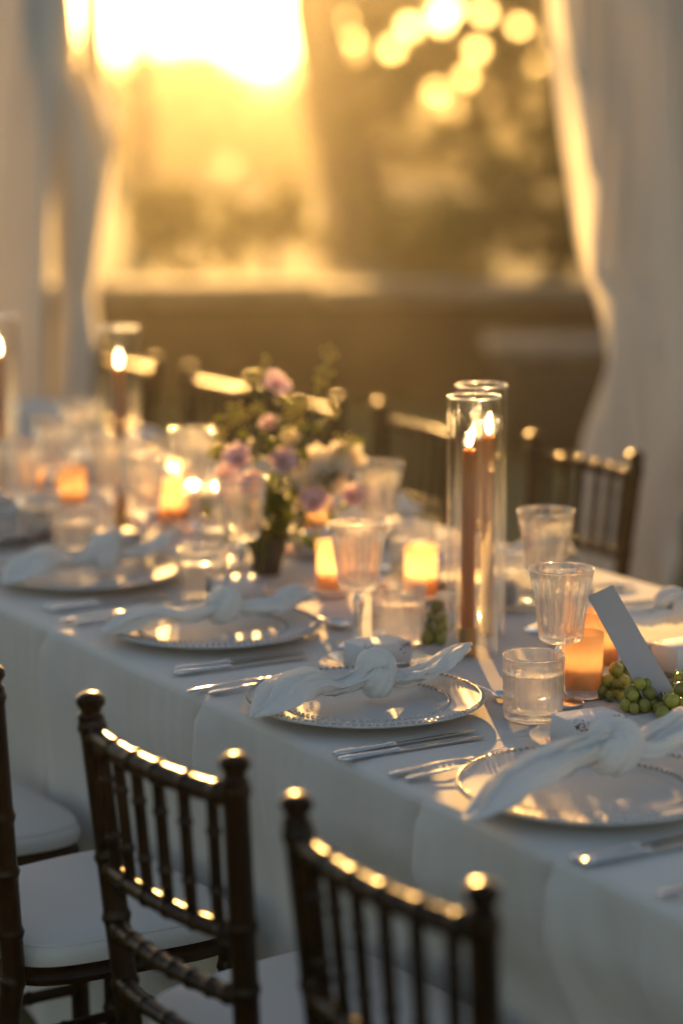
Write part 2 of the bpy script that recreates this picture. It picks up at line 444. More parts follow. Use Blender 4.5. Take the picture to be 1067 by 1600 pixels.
# shrubs behind the wall, thin enough for the lake to show through
SHR = [(640, 17.5, .95, .50, 'leaf_green', 'spreading yellow-green shrub beside the thick tree trunk'),
       (760, 19.0, 1.15, .55, 'leaf_green', 'tall loose shrub with backlit leaves behind the wall'),
       (868, 17.0, 1.10, .52, 'leaf_dark', 'dark rounded shrub behind the wall next to the draped curtain'),
       (420, 20.0, .85, .55, 'leaf_green', 'low hazy shrub in the sun glow between thick trunk and slim tree'),
       (300, 18.5, .75, .50, 'leaf_green', 'small sunlit shrub behind the wall under the slim tree'),
       (985, 18.0, 1.5, .75, 'leaf_dark', 'tall dark shrub hidden partly by the wide curtain')]
for i, (u, Y, hh, r, mt, lb) in enumerate(SHR):
    X = at_y(u, 400, Y).x
    rnd = random.Random(40 + i)
    bl = [(rnd.uniform(-.6, .6) * r, rnd.uniform(-.3, .3), hh * rnd.uniform(.45, .95), r * rnd.uniform(.4, .65)) for _ in range(6)]
    tree('shrub', lb, (X, Y, 0), [(0, 0, -.05), (.03, 0, hh * .4), (.06, 0, hh * .8)], .05, .02,
         [([(.02, 0, hh * .3), (-.25 * r, 0, hh * .6), (-.6 * r, .1, hh * .9)], .02), ([(.02, 0, hh * .35), (.35 * r, 0, hh * .6), (.8 * r, -.1, hh * .8)], .02)],
         bl, 1500, .05, M[mt], 60 + i, 'shrubs behind the garden wall', 'shrub', 1.0, .34)
# bushes on the near bank of the lake
BANK = [(215, 2.25, 'leaf_green', 'round bush on the near lake bank by the slim tree'), (262, 2.3, 'leaf_green', 'sunlit bush on the near lake bank beyond the slim tree'), (312, 2.2, 'leaf_green', 'lower bush on the near lake bank beside the water gap'),
        (375, 1.25, 'leaf_green', 'waist-high bush on the near lake bank in the water gap'), (450, 1.15, 'leaf_green', 'small bush on the near lake bank by the thick trunk'), (520, 2.2, 'leaf_dark', 'bush on the near lake bank behind the thick trunk'), (590, 1.6, 'leaf_dark', 'dark bush on the near lake bank at the trunk edge'),
        (640, .95, 'leaf_dark', 'loose bush on the near lake bank between trunk and drooping limb'), (700, 1.1, 'leaf_green', 'yellow-green bush on the near lake bank under the drooping limb'), (770, .95, 'leaf_green', 'low bush on the near lake bank in front of bright water'),
        (835, 1.3, 'leaf_dark', 'low dark bush on the near lake bank by the gathered curtain'), (895, 2.2, 'leaf_dark', 'tall dark bush on the near lake bank by the gathered curtain'), (155, 2.2, 'leaf_dark', 'bush on the near lake bank behind the trailing curtain')]
for i, (u, hh, mt, lb) in enumerate(BANK):
    rnd = random.Random(300 + i); Y = 46.5 + rnd.uniform(-1.2, 1.2); X = at_y(u, 250, Y).x; r = .62 + .14 * hh
    bl = [(rnd.uniform(-.7, .7) * r, rnd.uniform(-.3, .3), hh * rnd.uniform(.08, .85), min(.45, hh * .3)) for _ in range(14)]
    tree('bank_bush', lb, (X, Y, 0), [(0, 0, -.05), (.03, 0, hh * .4), (.06, 0, hh * .8)], .05, .02,
         [([(.02, 0, hh * .3), (-.25 * r, 0, hh * .6), (-.5 * r, .1, hh * .8)], .02), ([(.02, 0, hh * .35), (.3 * r, 0, hh * .6), (.6 * r, -.1, hh * .75)], .02)],
         bl, 5200, .10, M[mt], 330 + i, 'bushes on the lake bank', 'bush', 1.0, .34)
# far shore
FAR = [(-26, 118, 4.2, 6, 'rounded hazy tree at the end of the far shore behind the curtains'), (-19, 122, 3.4, 6, 'low hazy tree on the far shore behind the straight curtain'),
       (-13, 117, 3.6, 5, 'pale hazy tree on the far shore beside the trailing curtain strip'), (-8.5, 121, 2.9, 5, 'lowest hazy tree on the far shore under the bright sky gap'),
       (-4.5, 116, 3.2, 5, 'broad low hazy tree on the far shore between bright gap and thick trunk'), (-.5, 120, 3.4, 5, 'hazy tree on the far shore half hidden by the thick trunk'),
       (4, 117, 1.5, 5.5, 'hazy tree on the far shore under the hanging foliage'), (9, 121, 2.0, 6.5, 'dark tree on the far shore behind the drooping limb'),
       (14.5, 116, 3.6, 6.5, 'round tree on the far shore beside the gathered curtain'), (20, 121, 4.2, 7, 'wide tree on the far shore behind the wide curtain')]
for i, (X, Y, hh, r, lb) in enumerate(FAR):
    rnd = random.Random(90 + i)
    bl = [(rnd.uniform(-.65, .65) * r, rnd.uniform(-1, 1), hh * rnd.uniform(.22, .80), min(r * .42, hh * .30)) for _ in range(12)]
    tree('far_tree', lb, (X, Y, 0), [(0, 0, -.2), (.1, 0, hh * .4), (.2, 0, hh * .8)], .3, .1,
         [([(.1, 0, hh * .3), (.3 * r, 0, hh * .6)], .12), ([(.1, 0, hh * .35), (-.3 * r, 0, hh * .65)], .12)],
         bl, 3400, .34, M['leaf_far'], 120 + i, 'trees on the far shore')

# ------------------------------------------------------------------ tent curtains
CT = 2.34          # distance of the tent side from the near table edge
def curtain(name, label, left, right, t, nf, amp, seed, mat, zt=3.3, straight=0):
    """left/right: lists of (v, u) on the plane of the tent side; pleats run down the cloth"""
    rnd = random.Random(seed)
    def edge(lst):
        zs = []; ss = []
        for v, u in sorted(lst, key=lambda q: -q[0]):
            p = on_t(u, v, t); zs.append(p.z); ss.append(st(p)[0])
        return zs, ss
    zl, sl = edge(left); zr, sr = edge(right)
    nz, nx = 90, nf * 14
    ph = [rnd.uniform(0, 6.3) for _ in range(8)]
    m = MB(); vs = []; fs = []
    for j in range(nz + 1):
        z = .012 + (zt - .012) * j / nz
        a, b = interp(zl, sl, z), interp(zr, sr, z)
        full = abs(b - a)
        for i in range(nx + 1):
            q = i / nx
            qq = q + .25 / nf * sin(2 * pi * q * 2.3 + ph[0]) + .12 / nf * sin(z * 2.1 + ph[1] + q * 9)
            if straight:
                sa = a + (b - a) * q; qq = straight * sa / nf + .20 / nf * sin(sa * 7.3 + ph[0]) + .02 / nf * sin(z * 2.1 + ph[1] + sa * 5)
            aa = amp * (.75 + .35 * sin(q * 11 + ph[2] + z * .8))
            fold = aa * sin(2 * pi * nf * qq) + .35 * aa * sin(2 * pi * nf * 2.17 * qq + ph[3] + z * 1.3)
            s = a + (b - a) * q + .25 * aa * cos(2 * pi * nf * qq + z)
            vs.append(tw(s, t + fold + .02 * sin(z * 2.6 + q * 4 + ph[4]), z))
    for j in range(nz):
        for i in range(nx):
            k = j * (nx + 1) + i; fs.append((k, k + 1, k + nx + 2, k + nx + 1))
    m.add(vs, fs); o = m.build(name, mat, sharp=None)
    return tag(o, label, 'curtain', 'tent curtains') if label else o
RE = [(0, 855), (100, 866), (200, 878), (300, 893), (370, 902), (420, 912), (470, 930), (520, 945), (565, 955), (600, 945), (640, 924), (680, 906), (720, 898), (800, 892), (930, 886), (1100, 880)]
RW = [26, 30, 36, 34, 22, 20, 28, 26, 16, 14, 26, 34, 36, 36, 36, 36]
wide = curtain('tent_curtain', 'wide pale curtain gathered in at its edge beside the dark bench',
        [(v, u + d - 5) for (v, u), d in zip(RE, RW)],
        [(0, 1165), (600, 1165), (700, 1120), (780, 1072), (850, 1052), (930, 1034), (1100, 1010)], CT, 12, .030, 1, M['curtain'], straight=13.0)
hem = curtain('sheer_edge', None, RE, [(v, u + d) for (v, u), d in zip(RE, RW)], CT + .02, 2, .012, 8, M['sheer']); hem.parent = wide
curtain('tent_curtain', 'straight pale curtain hanging in flat pleats beside the pinched curtain',
        [(0, -150), (1100, -150)], [(0, 76), (300, 76), (600, 74), (1100, 72)], CT - .12, 7, .05, 2, M['curtain'])
curtain('tent_curtain', 'gathered curtain pinched narrow at its tie, next to the straight curtain',
        [(0, 60), (400, 78), (460, 88), (520, 80), (1100, 66)],
        [(0, 98), (100, 104), (160, 140), (230, 160), (300, 160), (380, 152), (430, 146), (465, 138), (520, 148), (600, 152), (1100, 160)], CT, 5, .055, 3, M['curtain'])
LE = [(0, 98), (100, 104), (160, 140), (230, 160), (300, 160), (380, 152), (430, 146), (465, 138), (520, 148), (600, 152), (1100, 160)]
hem = curtain('sheer_edge', None, [(v, u - 4) for v, u in LE], [(v, u + 14) for v, u in LE], CT + .03, 1, .010, 9, M['sheer']); hem.parent = [o for o in COL.objects if o.get('label', '').startswith('gathered curtain')][0]
curtain('tent_curtain', 'thin trailing curtain strip with sky showing on both sides of it',
        [(0, 130), (110, 132), (170, 140), (300, 128), (430, 108), (1100, 100)],
        [(0, 150), (100, 154), (180, 186), (300, 166), (400, 150), (470, 136), (1100, 140)], CT + .12, 2, .03, 4, M['sheer'])
val = curtain('shading_valance', None, [(-2000, -1500), (2000, -1500)], [(-2000, 2600), (2000, 2600)], CT - .06, 90, .030, 6, M['curtain'])  # unseen valance, added to keep direct sun off the air near the camera
for v_ in val.data.vertices: v_.co.z = 2.36 + v_.co.z * (3.3 - 2.36) / 3.3
tag(val, 'unseen pleated valance added above the tent opening to shade the near air', 'valance')
fr = empty('curtain_support', tw(0, CT + .02, 0), TROT)
MB().tube([(-9, 0, 3.32), (1.5, 0, 3.32)], .035, 12).build('beam', M['steel'], fr)
for sx in (-7.9, -2.25, 1.2):
    MB().tube([(sx, .02, 0), (sx, .02, 3.31)], .03, 12).build('post', M['steel'], fr)
tag(fr, 'steel tent frame of posts and beam that carries the curtains', 'tent frame')

# ------------------------------------------------------------------ table and cloth
X0, X1 = -5.2, 1.0
tb = empty('banquet_table', tw(0, 0, 0), TROT)
me = bevel_box('table_top', (X1 - X0 - .02, TW - .03, .03), .006, M['wood']); o = put('table_top', me, tb); o.location = ((X0 + X1) / 2, TW / 2, TZ - .02)
for sx in (X0 + .25, (X0 + X1) / 2, X1 - .25):
    for sy in (.35, TW - .35):
        MB().box((sx, sy, (TZ - .035) / 2), (.05, .05, TZ - .035)).build('leg', M['wood'], tb)
tag(tb, 'long wooden banquet table hidden under the pale cloth', 'table')

NEAR_CHAIRS = [(-1.40, -.410, 2), (-.890, -.398, 3), (-.330, -.328, 3), (.205, -.335, 1)]   # (s, t of the back at seat height, turn)
FAR_CHAIRS = [(-1.98, TW + .37, 2), (-2.64, TW + .36, -1), (-3.14, TW + .33, 1), (-3.60, TW + .33, 0), (-4.2, TW + .34, 2)]
SEAT_D = .375
PLEATS = [st(on_z(62, 985, TZ))[0], st(on_z(660, 1248, TZ))[0], st(on_z(868, 1342, TZ))[0], st(on_z(300, 1095, TZ))[0]]
def drop_off(s, z, far):
    """how far the hanging side of the cloth stands out from the table edge"""
    k = (TZ - z) / TZ
    o = .004 + .018 * k
    o += k * (.016 * sin(s * 9.1 + 1.3) + .012 * sin(s * 17.3 + z * 2 + 2 * sin(s * 3)))
    o += sstep(0, .12, TZ - z) * (.014 * noise.noise(Vector((s * 6, z * 1.6, 3.1 + far))) + .006 * noise.noise(Vector((s * 15, z * 3.5, 1.7))))
    o += .0045 * sstep(0, .02, TZ - z) * sstep(.30, .06, TZ - z) * noise.noise(Vector((s * 34, z * 7, 5.2)))
    if not far:
        for i, p in enumerate(PLEATS):
            q = (s - p) / .035
            o += sstep(0, .035, TZ - z) * (.8 + .8 * k) * (.022 * exp(-((q - .55) * .9) ** 2) * sstep(-.12, .12, q) - .020 * exp(-((q + .30) * 1.4) ** 2) * sstep(.15, -.15, q))
        for s0, t0, _ in NEAR_CHAIRS:
            dd = t0 + SEAT_D + .03
            if dd > -.03: o -= (dd + .03) * exp(-((s - s0) / .26) ** 4) * sstep(.68, .50, z)
    else:
        o += .0
    return o
def make_cloth():
    ns = 1500; svals = [X0 + (X1 - X0) * i / ns for i in range(ns + 1)]
    rows = []
    # profile from the near hem over the top to the far hem
    prof = []
    for j in range(40): prof.append(('n', .012 + (TZ - .022) * j / 39))
    for j in range(1, 6): prof.append(('nr', j / 6))
    for j in range(141): prof.append(('top', .012 + (TW - .024) * j / 140))
    for j in range(1, 6): prof.append(('fr', j / 6))
    for j in range(14): prof.append(('f', TZ - .010 - (TZ - .022) * j / 13))
    vs = []; fs = []
    for kind, a in prof:
        for s in svals:
            und = .0022 * noise.noise(Vector((s * 2.6, a * 2, .4))) + .0012 * noise.noise(Vector((s * 9, a * 8, 7)))
            for c_ in (.36, .74): und += .0016 * exp(-((a - c_) / .004) ** 2) + .0007 * exp(-((a - c_) / .03) ** 2)
            und += .0014 * exp(-(((s * 1.28 + .1) % 1.0 - .5) / 1.28 / .004) ** 2)
            if kind == 'n': t, z = -drop_off(s, a, 0), a
            elif kind == 'nr':
                th = a * pi / 2; e = drop_off(s, TZ - .012, 0) * (1 - a)
                t, z = .012 - .012 * cos(th) - e, TZ - .012 + .012 * sin(th) + .002
            elif kind == 'top':
                t, z = a, TZ + .002 + und * (1 if .03 < a < TW - .03 else .3)
            elif kind == 'fr':
                th = a * pi / 2; t, z = TW - .012 + .012 * sin(th), TZ - .010 + .012 * cos(th)
            else: t, z = TW + drop_off(s, a, 1), a
            vs.append((s, t, z))
    n1 = ns + 1
    for j in range(len(prof) - 1):
        for i in range(ns):
            k = j * n1 + i; fs.append((k, k + 1, k + n1 + 1, k + n1))
    m = MB(); m.add(vs, fs); o = m.build('tablecloth', M['cloth'], sharp=None)
    o.location = tw(0, 0, 0); o.rotation_euler = (0, 0, TROT)
    return tag(o, 'long pale grey-white cloth with pressed creases falling to the ground over the table', 'tablecloth')
make_cloth()
CZ = TZ + .0035      # cloth surface

# ------------------------------------------------------------------ chairs
def ring_tube(m, pts, r, rings, bulge=.28, wd=.008, seg=10, steps=26):
    pts = [Vector(p) for p in pts]; L_ = [0]
    for a, b in zip(pts, pts[1:]): L_.append(L_[-1] + (b - a).length)
    T = L_[-1]; pp = []; rr = []
    ts = sorted(set([i / steps for i in range(steps + 1)] + [min(1, max(0, q + e / T)) for q in rings for e in (-wd, -wd * .5, 0, wd * .5, wd)]))
    for t in ts:
        l = t * T
        for i in range(len(pts) - 1):
            if l <= L_[i + 1] + 1e-9:
                k = (l - L_[i]) / max(1e-9, L_[i + 1] - L_[i]); p = pts[i].lerp(pts[i + 1], k); break
        pp.append(p); rr.append(r * (1 + sum(bulge * exp(-(((t - q) * T) / (wd * .55)) ** 2) for q in rings)))
    m.tube(pp, rr, seg); return m
def back_y(z): return -(z - .45) * .085 if z > .45 else -(.45 - z) * .10
def half_w(z): return .150 + .028 * (max(z, .30) - .45) / .43
def bow(x): return -.022 * (1 - (x / .175) ** 2)
def make_chair():
    c = empty('banquet_chair')
    for sx in (-1, 1):
        zs = [0, .15, .3, .45, .55, .65, .75, .85, .872]
        m = MB(); ring_tube(m, [(sx * half_w(z), back_y(z), z) for z in zs], .0170, [.16, .34, .50, .585, .69, .785, .985], .20, .011)
        m.build('back_post', M['wood'], c)
        m = MB(); m.lathe([(0, -.004), (.0165, -.004), (.0185, .002), (.0135, .008), (.0150, .012), (.0195, .019), (.0187, .027), (.0125, .032), (0, .034)], 14, (sx * half_w(.876), back_y(.876), .872))
        m.build('finial', M['wood'], c)
        m = MB(); ring_tube(m, [(sx * .185, SEAT_D - .03, 0), (sx * .180, SEAT_D - .04, .43)], .0155, [.25, .5, .75, .93], .22, .011)
        m.build('front_leg', M['wood'], c)
        m = MB(); ring_tube(m, [(sx * .172, back_y(.2), .2), (sx * .183, SEAT_D - .035, .2)], .010, [.25, .5, .75], .25)
        m.build('side_stretcher', M['wood'], c)
    def rail(z, r, rings, name):
        m = MB(); y = back_y(z); HW = half_w(z)
        pts = [(-HW + 2 * HW * i / 10, y + bow(-HW + 2 * HW * i / 10), z) for i in range(11)]
        ring_tube(m, pts, r, rings, .20, .007); return m.build(name, M['wood'], c)
    rail(.850, .0142, [.09, .25, .42, .58, .75, .91], 'top_rail')
    rail(.672, .0125, [.09, .25, .42, .58, .75, .91], 'back_rail')
    rail(.590, .0122, [.10, .22, .34, .46, .58, .70, .82, .92], 'back_rail')
    rail(.512, .0115, [.12, .30, .5, .7, .88], 'back_rail')
    for i in range(6):
        m = MB(); za, zb_ = .674, .848
        pts = []
        for j in range(7):
            z = za + (zb_ - za) * j / 6; x = half_w(z) * (-1 + 2 * (i + .75) / 6.5); pts.append((x, back_y(z) + bow(x), z))
        ring_tube(m, pts, .0082, [.28, .72], .35, .007, 8, 12); m.build('spindle', M['wood'], c)
    # seat frame and pad with rounded, slightly wider front
    def seatshape(z0, z1, dom, gr, name, mat):
        m = MB(); seg = 64; vs = []; fs = []
        prof = [(0.0, z0), (.90, z0), (.985, z0 + (z1 - z0) * .12), (1.0, z0 + (z1 - z0) * .45), (.975, z0 + (z1 - z0) * .78), (.90, z1), (.6, z1 + dom), (.3, z1 + dom * 1.3), (0, z1 + dom * 1.4)]
        rings = []
        for q, z in prof:
            if q == 0: rings.append([len(vs)]); vs.append((0, SEAT_D / 2, z)); continue
            ring = []
            for k in range(seg):
                th = 2 * pi * k / seg; cx, sy = cos(th), sin(th); e = 2 / 4.6
                x = math.copysign(abs(cx) ** e, cx); y = math.copysign(abs(sy) ** e, sy)
                ring.append(len(vs)); vs.append((x * q * (gr + .018 * y), SEAT_D / 2 + y * q * (SEAT_D / 2 - .002), z))
            rings.append(ring)
        for a, b in zip(rings, rings[1:]):
            for k in range(seg):
                k2 = (k + 1) % seg
                if len(a) == 1: fs.append((a[0], b[k2], b[k]))
                elif len(b) == 1: fs.append((a[k], a[k2], b[0]))
                else: fs.append((a[k], a[k2], b[k2], b[k]))
        m.add(vs, fs); return m.build(name, mat, c)
    seatshape(.418, .446, 0, .186, 'seat_frame', M['wood'])
    pad = seatshape(.446, .486, .008, .190, 'seat_pad', M['pad'])
    pts = []
    for k in range(65):
        th = 2 * pi * k / 64; cx, sy = cos(th), sin(th); e = 2 / 4.6
        x = math.copysign(abs(cx) ** e, cx); y = math.copysign(abs(sy) ** e, sy); pts.append((x * .955 * (.190 + .018 * y), SEAT_D / 2 + y * .955 * (SEAT_D / 2 - .002), .4795))
    pp = MB().tube(pts, .0032, 8, cap=False).build('piping', M['pad'], pad)
    m = MB(); ring_tube(m, [(-.18, SEAT_D - .035, .26), (.18, SEAT_D - .035, .26)], .010, [.2, .5, .8], .25); m.build('front_stretcher', M['wood'], c)
    return c
CHAIR_LBL = ['dark turned-wood chair with white pad beyond the pulled-out chair', 'dark turned-wood chair with white pad, pulled out slightly from the table',
             'dark turned-wood chair with sunlit top rail next to the pulled-out chair', 'dark turned-wood chair with dull top rail beside the deep cloth crease']
for (s, t, a), lb in zip(NEAR_CHAIRS, CHAIR_LBL):
    place('chair', make_chair, tw(s, t, 0), TROT + radians(a), lb, 'chair', 'chairs along the near table side')
FAR_LBL = ['brown turned-wood chair against the gathered curtain across the table', 'brown turned-wood chair behind the fluted goblet and white bloom',
           'turned-wood chair behind the pink flowers across the table', 'turned-wood chair across the table whose top rail blazes brightest in the sun',
           'turned-wood chair across the table beyond the lone hurricane candle']
for (s, t, a), lb in zip(FAR_CHAIRS, FAR_LBL):
    place('chair', make_chair, tw(s, t, 0), TROT + pi + radians(a), lb, 'chair', 'chairs along the far table side')

# ------------------------------------------------------------------ tableware makers
def make_charger():
    c = empty('charger_plate')
    pr = [(0, .003), (.100, .003), (.103, 0), (.108, 0), (.111, .004), (.140, .010), (.170, .0165), (.178, .0185), (.1795, .0205), (.178, .0225), (.172, .0215), (.140, .0155), (.128, .0150), (.124, .0135), (.116, .0095), (.110, .0080), (.060, .0075), (0, .0075)]
    MB().lathe(pr, 96).build('plate', M['plateglass'], c)
    for R, z, n, r, nm in ((.1745, .0225, 104, .0036, 'beaded_rim'), (.126, .0155, 84, .0030, 'beaded_ring')):
        m = MB()
        for i in range(n):
            th = 2 * pi * i / n; m.ball((R * cos(th), R * sin(th), z), r, 7, 4)
        m.build(nm, M['beadglass'], c)['kind'] = 'stuff'
    return c
def make_bread_plate():
    c = empty('bread_plate')
    MB().lathe([(0, .002), (.045, .002), (.048, 0), (.052, 0), (.055, .003), (.078, .011), (.086, .013), (.0875, .0145), (.086, .016), (.077, .0145), (.056, .0075), (.05, .0055), (0, .005)], 72).build('plate', M['breadglass'], c)
    m = MB(); m.lathe([(.0862 + .0016 * cos(a * pi / 4), .0145 + .0016 * sin(a * pi / 4)) for a in range(8)], 72, closed=True)
    m.build('rim', M['breadglass'], c)
    return c
def flute(n, dep):
    return lambda th: 1 - dep * abs(cos(n * th / 2)) ** 1.3
def make_goblet():
    c = empty('goblet')
    fl = flute(22, .11)
    # bowl, outer wall fluted, inner wall smooth; z from the foot
    out = [(0, .092), (.012, .0925), (.024, .0945), (.0315, .099), (.0335, .103), (.0345, .110), (.0365, .125), (.039, .142), (.0415, .160), (.0440, .176), (.0462, .188), (.0476, .198), (.0484, .2065)]
    inn = [(.0478, .2078), (.0468, .2068), (.0450, .193), (.0420, .176), (.0385, .156), (.0350, .136), (.0325, .120), (.030, .108), (.022, .103), (0, .102)]
    k1, k2 = 3, 9
    MB().lathe(out + inn, 144, mod=lambda i, th: fl(th) if k1 <= i <= k2 else 1).build('bowl', M['cutglass'], c, sharp=None)
    MB().lathe([(.0480 + .0014 * cos(a * pi / 6), .2070 + .0014 * sin(a * pi / 6)) for a in range(12)], 96, closed=True).build('rim', M['crystal'], c, sharp=None)
    MB().lathe([(0, .0925), (.0075, .0925), (.006, .089), (.0088, .083), (.0102, .076), (.0095, .066), (.0072, .056), (.0058, .044), (.0055, .030), (.0065, .018), (.011, .0095), (0, .0095)], 10).build('stem', M['crystal'], c, sharp=25)
    MB().lathe([(0, .0098), (.010, .0098), (.020, .0065), (.0345, .0036), (.0362, .002), (.0355, 0), (0, 0)], 64).build('foot', M['crystal'], c)
    return c
def make_tumbler():
    c = empty('water_tumbler')
    fl = flute(26, .06)
    out = [(0, 0), (.038, 0), (.0420, .0025), (.0435, .006), (.0445, .012), (.0450, .030), (.0452, .055), (.0454, .068), (.0456, .074), (.0456, .094), (.0452, .0955)]
    inn = [(.0444, .0955), (.0438, .094), (.0436, .07), (.0428, .020), (.041, .014), (.030, .0115), (0, .011)]
    MB().lathe(out + inn, 180, mod=lambda i, th: fl(th) if 3 <= i <= 7 else (1 - .02 * (.5 + .5 * cos(18 * th)) if i in (1, 2) else 1)).build('glass', M['glass'], c, sharp=None)
    MB().lathe([(0, .0108), (.030, .0113), (.0412, .0140), (.0430, .020), (.0436, .066), (.0437, .0705), (.0432, .0695), (.041, .0690), (0, .0690)], 72).build('water', M['water'], c, sharp=60)
    MB().lathe([(.0448 + .0013 * cos(a * pi / 6), .0955 + .0013 * sin(a * pi / 6)) for a in range(12)], 96, closed=True).build('rim', M['crystal'], c, sharp=None)
    m = MB(); rnd = random.Random(5)
    for i in range(60):
        th = rnd.uniform(0, 2 * pi)
        if i < 60: r = .0426 * rnd.uniform(.93, 1.0); z = .0692
        else: r = .0425; z = rnd.uniform(.025, .066)
        m.ball((r * cos(th), r * sin(th), z), rnd.uniform(.0006, .0014), 6, 4)
    m.build('bubbles', M['glass'], c)
    return c
def make_knife():
    c = empty('table_knife')
    m = MB(); pts = [(0, 0, .0045), (0, .004, .0045), (0, .02, .0045), (0, .05, .0045), (0, .08, .0045), (0, .092, .0045), (0, .096, .0045), (0, .100, .0045)]
    m.tube(pts, [.0022, .0062, .0078, .0066, .0056, .0058, .0072, .0050], 12, ell=[(1, .55)] * 8); m.build('handle', M['silver'], c)
    m = MB(); vs = []; fs = []
    ys = [.098, .104, .12, .16, .20, .225, .236, .240]; wl = [.004, .0055, .0068, .0078, .0082, .0078, .005, .0008]; wr = [.004, .005, .005, .005, .005, .0048, .004, .0008]
    for y, a, b in zip(ys, wl, wr):
        vs += [(-a, y, .0035), (0, y, .0052), (b, y, .0052), (b, y, .0030), (0, y, .0030)]
    for i in range(len(ys) - 1):
        for k in range(5):
            k2 = (k + 1) % 5; fs.append((i * 5 + k, (i + 1) * 5 + k, (i + 1) * 5 + k2, i * 5 + k2))
    fs += [(0, 1, 2, 3, 4), tuple(len(vs) - 1 - k for k in range(5))]
    m.add(vs, fs); m.build('blade', M['silver'], c)
    return c
def make_fork():
    c = empty('dinner_fork')
    ys = [0, .004, .018, .045, .085, .118, .130, .138]; zs = [.004, .004, .0045, .006, .0085, .0075, .005, .0045]; ws = [.002, .0062, .0078, .0052, .0030, .0034, .0062, .0105]
    MB().tube([(0, y, z) for y, z in zip(ys, zs)], ws, 12, ell=[(1, .34)] * 8).build('handle', M['silver'], c)
    m = MB(); vs = []
    m.tube([(0, .134, .0048), (0, .145, .0038), (0, .156, .0042)], [.0098, .0118, .0118], 12, ell=[(1, .16)] * 3); m.build('head', M['silver'], c)
    for k in range(4):
        x = -.0095 + .019 * k / 3
        MB().tube([(x, .154, .0042), (x, .175, .0062), (x * .97, .196, .0105)], [.0021, .0019, .0011], 6, ell=[(1, .8)] * 3).build('tine', M['silver'], c)
    return c
def make_spoon():
    c = empty('dessert_spoon')
    ys = [0, .004, .018, .045, .085, .108, .116]; zs = [.004, .004, .0045, .006, .0085, .0075, .007]; ws = [.002, .0062, .0075, .005, .0028, .0032, .0045]
    MB().tube([(0, y, z) for y, z in zip(ys, zs)], ws, 12, ell=[(1, .36)] * 7).build('handle', M['silver'], c)
    m = MB(); vs = []; fs = []; n, q = 28, 7
    for side in (0, 1):
        for j in range(q + 1):
            for k in range(n):
                th = 2 * pi * k / n; r = j / q
                x = .0175 * r * cos(th); y = .140 + .029 * r * sin(th) * (1 + .12 * sin(th))
                vs.append((x, y, .0018 + .0085 * r ** 2.2 + (.0014 if side else 0) * (1 - .5 * r)))
    for side in (0, 1):
        o = side * (q + 1) * n
        for j in range(q):
            for k in range(n):
                k2 = (k + 1) % n; f = (o + j * n + k, o + j * n + k2, o + (j + 1) * n + k2, o + (j + 1) * n + k)
                fs.append(f if side else f[::-1])
    for k in range(n):
        k2 = (k + 1) % n; a = q * n; b = (q + 1) * n + q * n; fs.append((a + k, a + k2, b + k2, b + k))
    m.add(vs, fs); m.build('bowl', M['silver'], c, sharp=70)
    return c
def make_butter_knife():
    c = empty('butter_knife')
    MB().tube([(0, 0, .004), (0, .004, .004), (0, .02, .004), (0, .07, .004), (0, .085, .004), (0, .09, .004)], [.002, .0052, .0066, .0048, .0058, .004], 12, ell=[(1, .6)] * 6).build('handle', M['silver'], c)
    MB().tube([(0, .088, .004), (0, .10, .004), (-.002, .14, .004), (-.003, .165, .004), (-.001, .178, .004)], [.004, .0058, .0085, .0085, .002], 12, ell=[(1, .16)] * 5).build('blade', M['silver'], c)
    return c
def make_box():
    c = empty('favor_box')
    o = put('carton', bevel_box('carton', (.062, .088, .042), .0012, M['box'], 2), c); o.location = (0, 0, .0212)
    rnd = random.Random(2)
    # small floral corner print on the lid and running over its front edge (faces: +x side and top)
    for mt, nm, cnt in (('print_mauve', 'blossom_print', 16), ('print_dark', 'leaf_print', 22)):
        m = MB()
        for cy, sg in ((-.036, -1), (.034, 1)):
            for i in range(cnt):
                y = cy + rnd.gauss(0, .006); y = max(-.0425, min(.0425, y)); h = abs(rnd.gauss(0, .007)); r = rnd.uniform(.0009, .0021)
                n = 7
                if rnd.random() < .6:
                    z = .0405 - h; x = .03112 + rnd.uniform(0, .0002)
                    m.add([(x, y + r * cos(2 * pi * k / n), z + r * sin(2 * pi * k / n)) for k in range(n)], [tuple(range(n))])
                else:
                    x = .0295 - h; z = .04232 + rnd.uniform(0, .0002)
                    m.add([(x + r * cos(2 * pi * k / n), y + r * sin(2 * pi * k / n), z) for k in range(n)], [tuple(range(n))])
        m.build(nm, M[mt], c, smooth=False)
    return c
def smooth_path(P, n=40):
    """Catmull-Rom through tuples of any length"""
    out = []
    P = [P[0]] + list(P) + [P[-1]]
    m = len(P) - 3
    for i in range(n + 1):
        f = i / n * m; k = min(int(f), m - 1); t = f - k
        a, b, c, d = P[k], P[k + 1], P[k + 2], P[k + 3]
        out.append(tuple(.5 * (2 * b[j] + (c[j] - a[j]) * t + (2 * a[j] - 5 * b[j] + 4 * c[j] - d[j]) * t * t + (3 * b[j] - a[j] - 3 * c[j] + d[j]) * t ** 3) for j in range(len(b))))
    return out
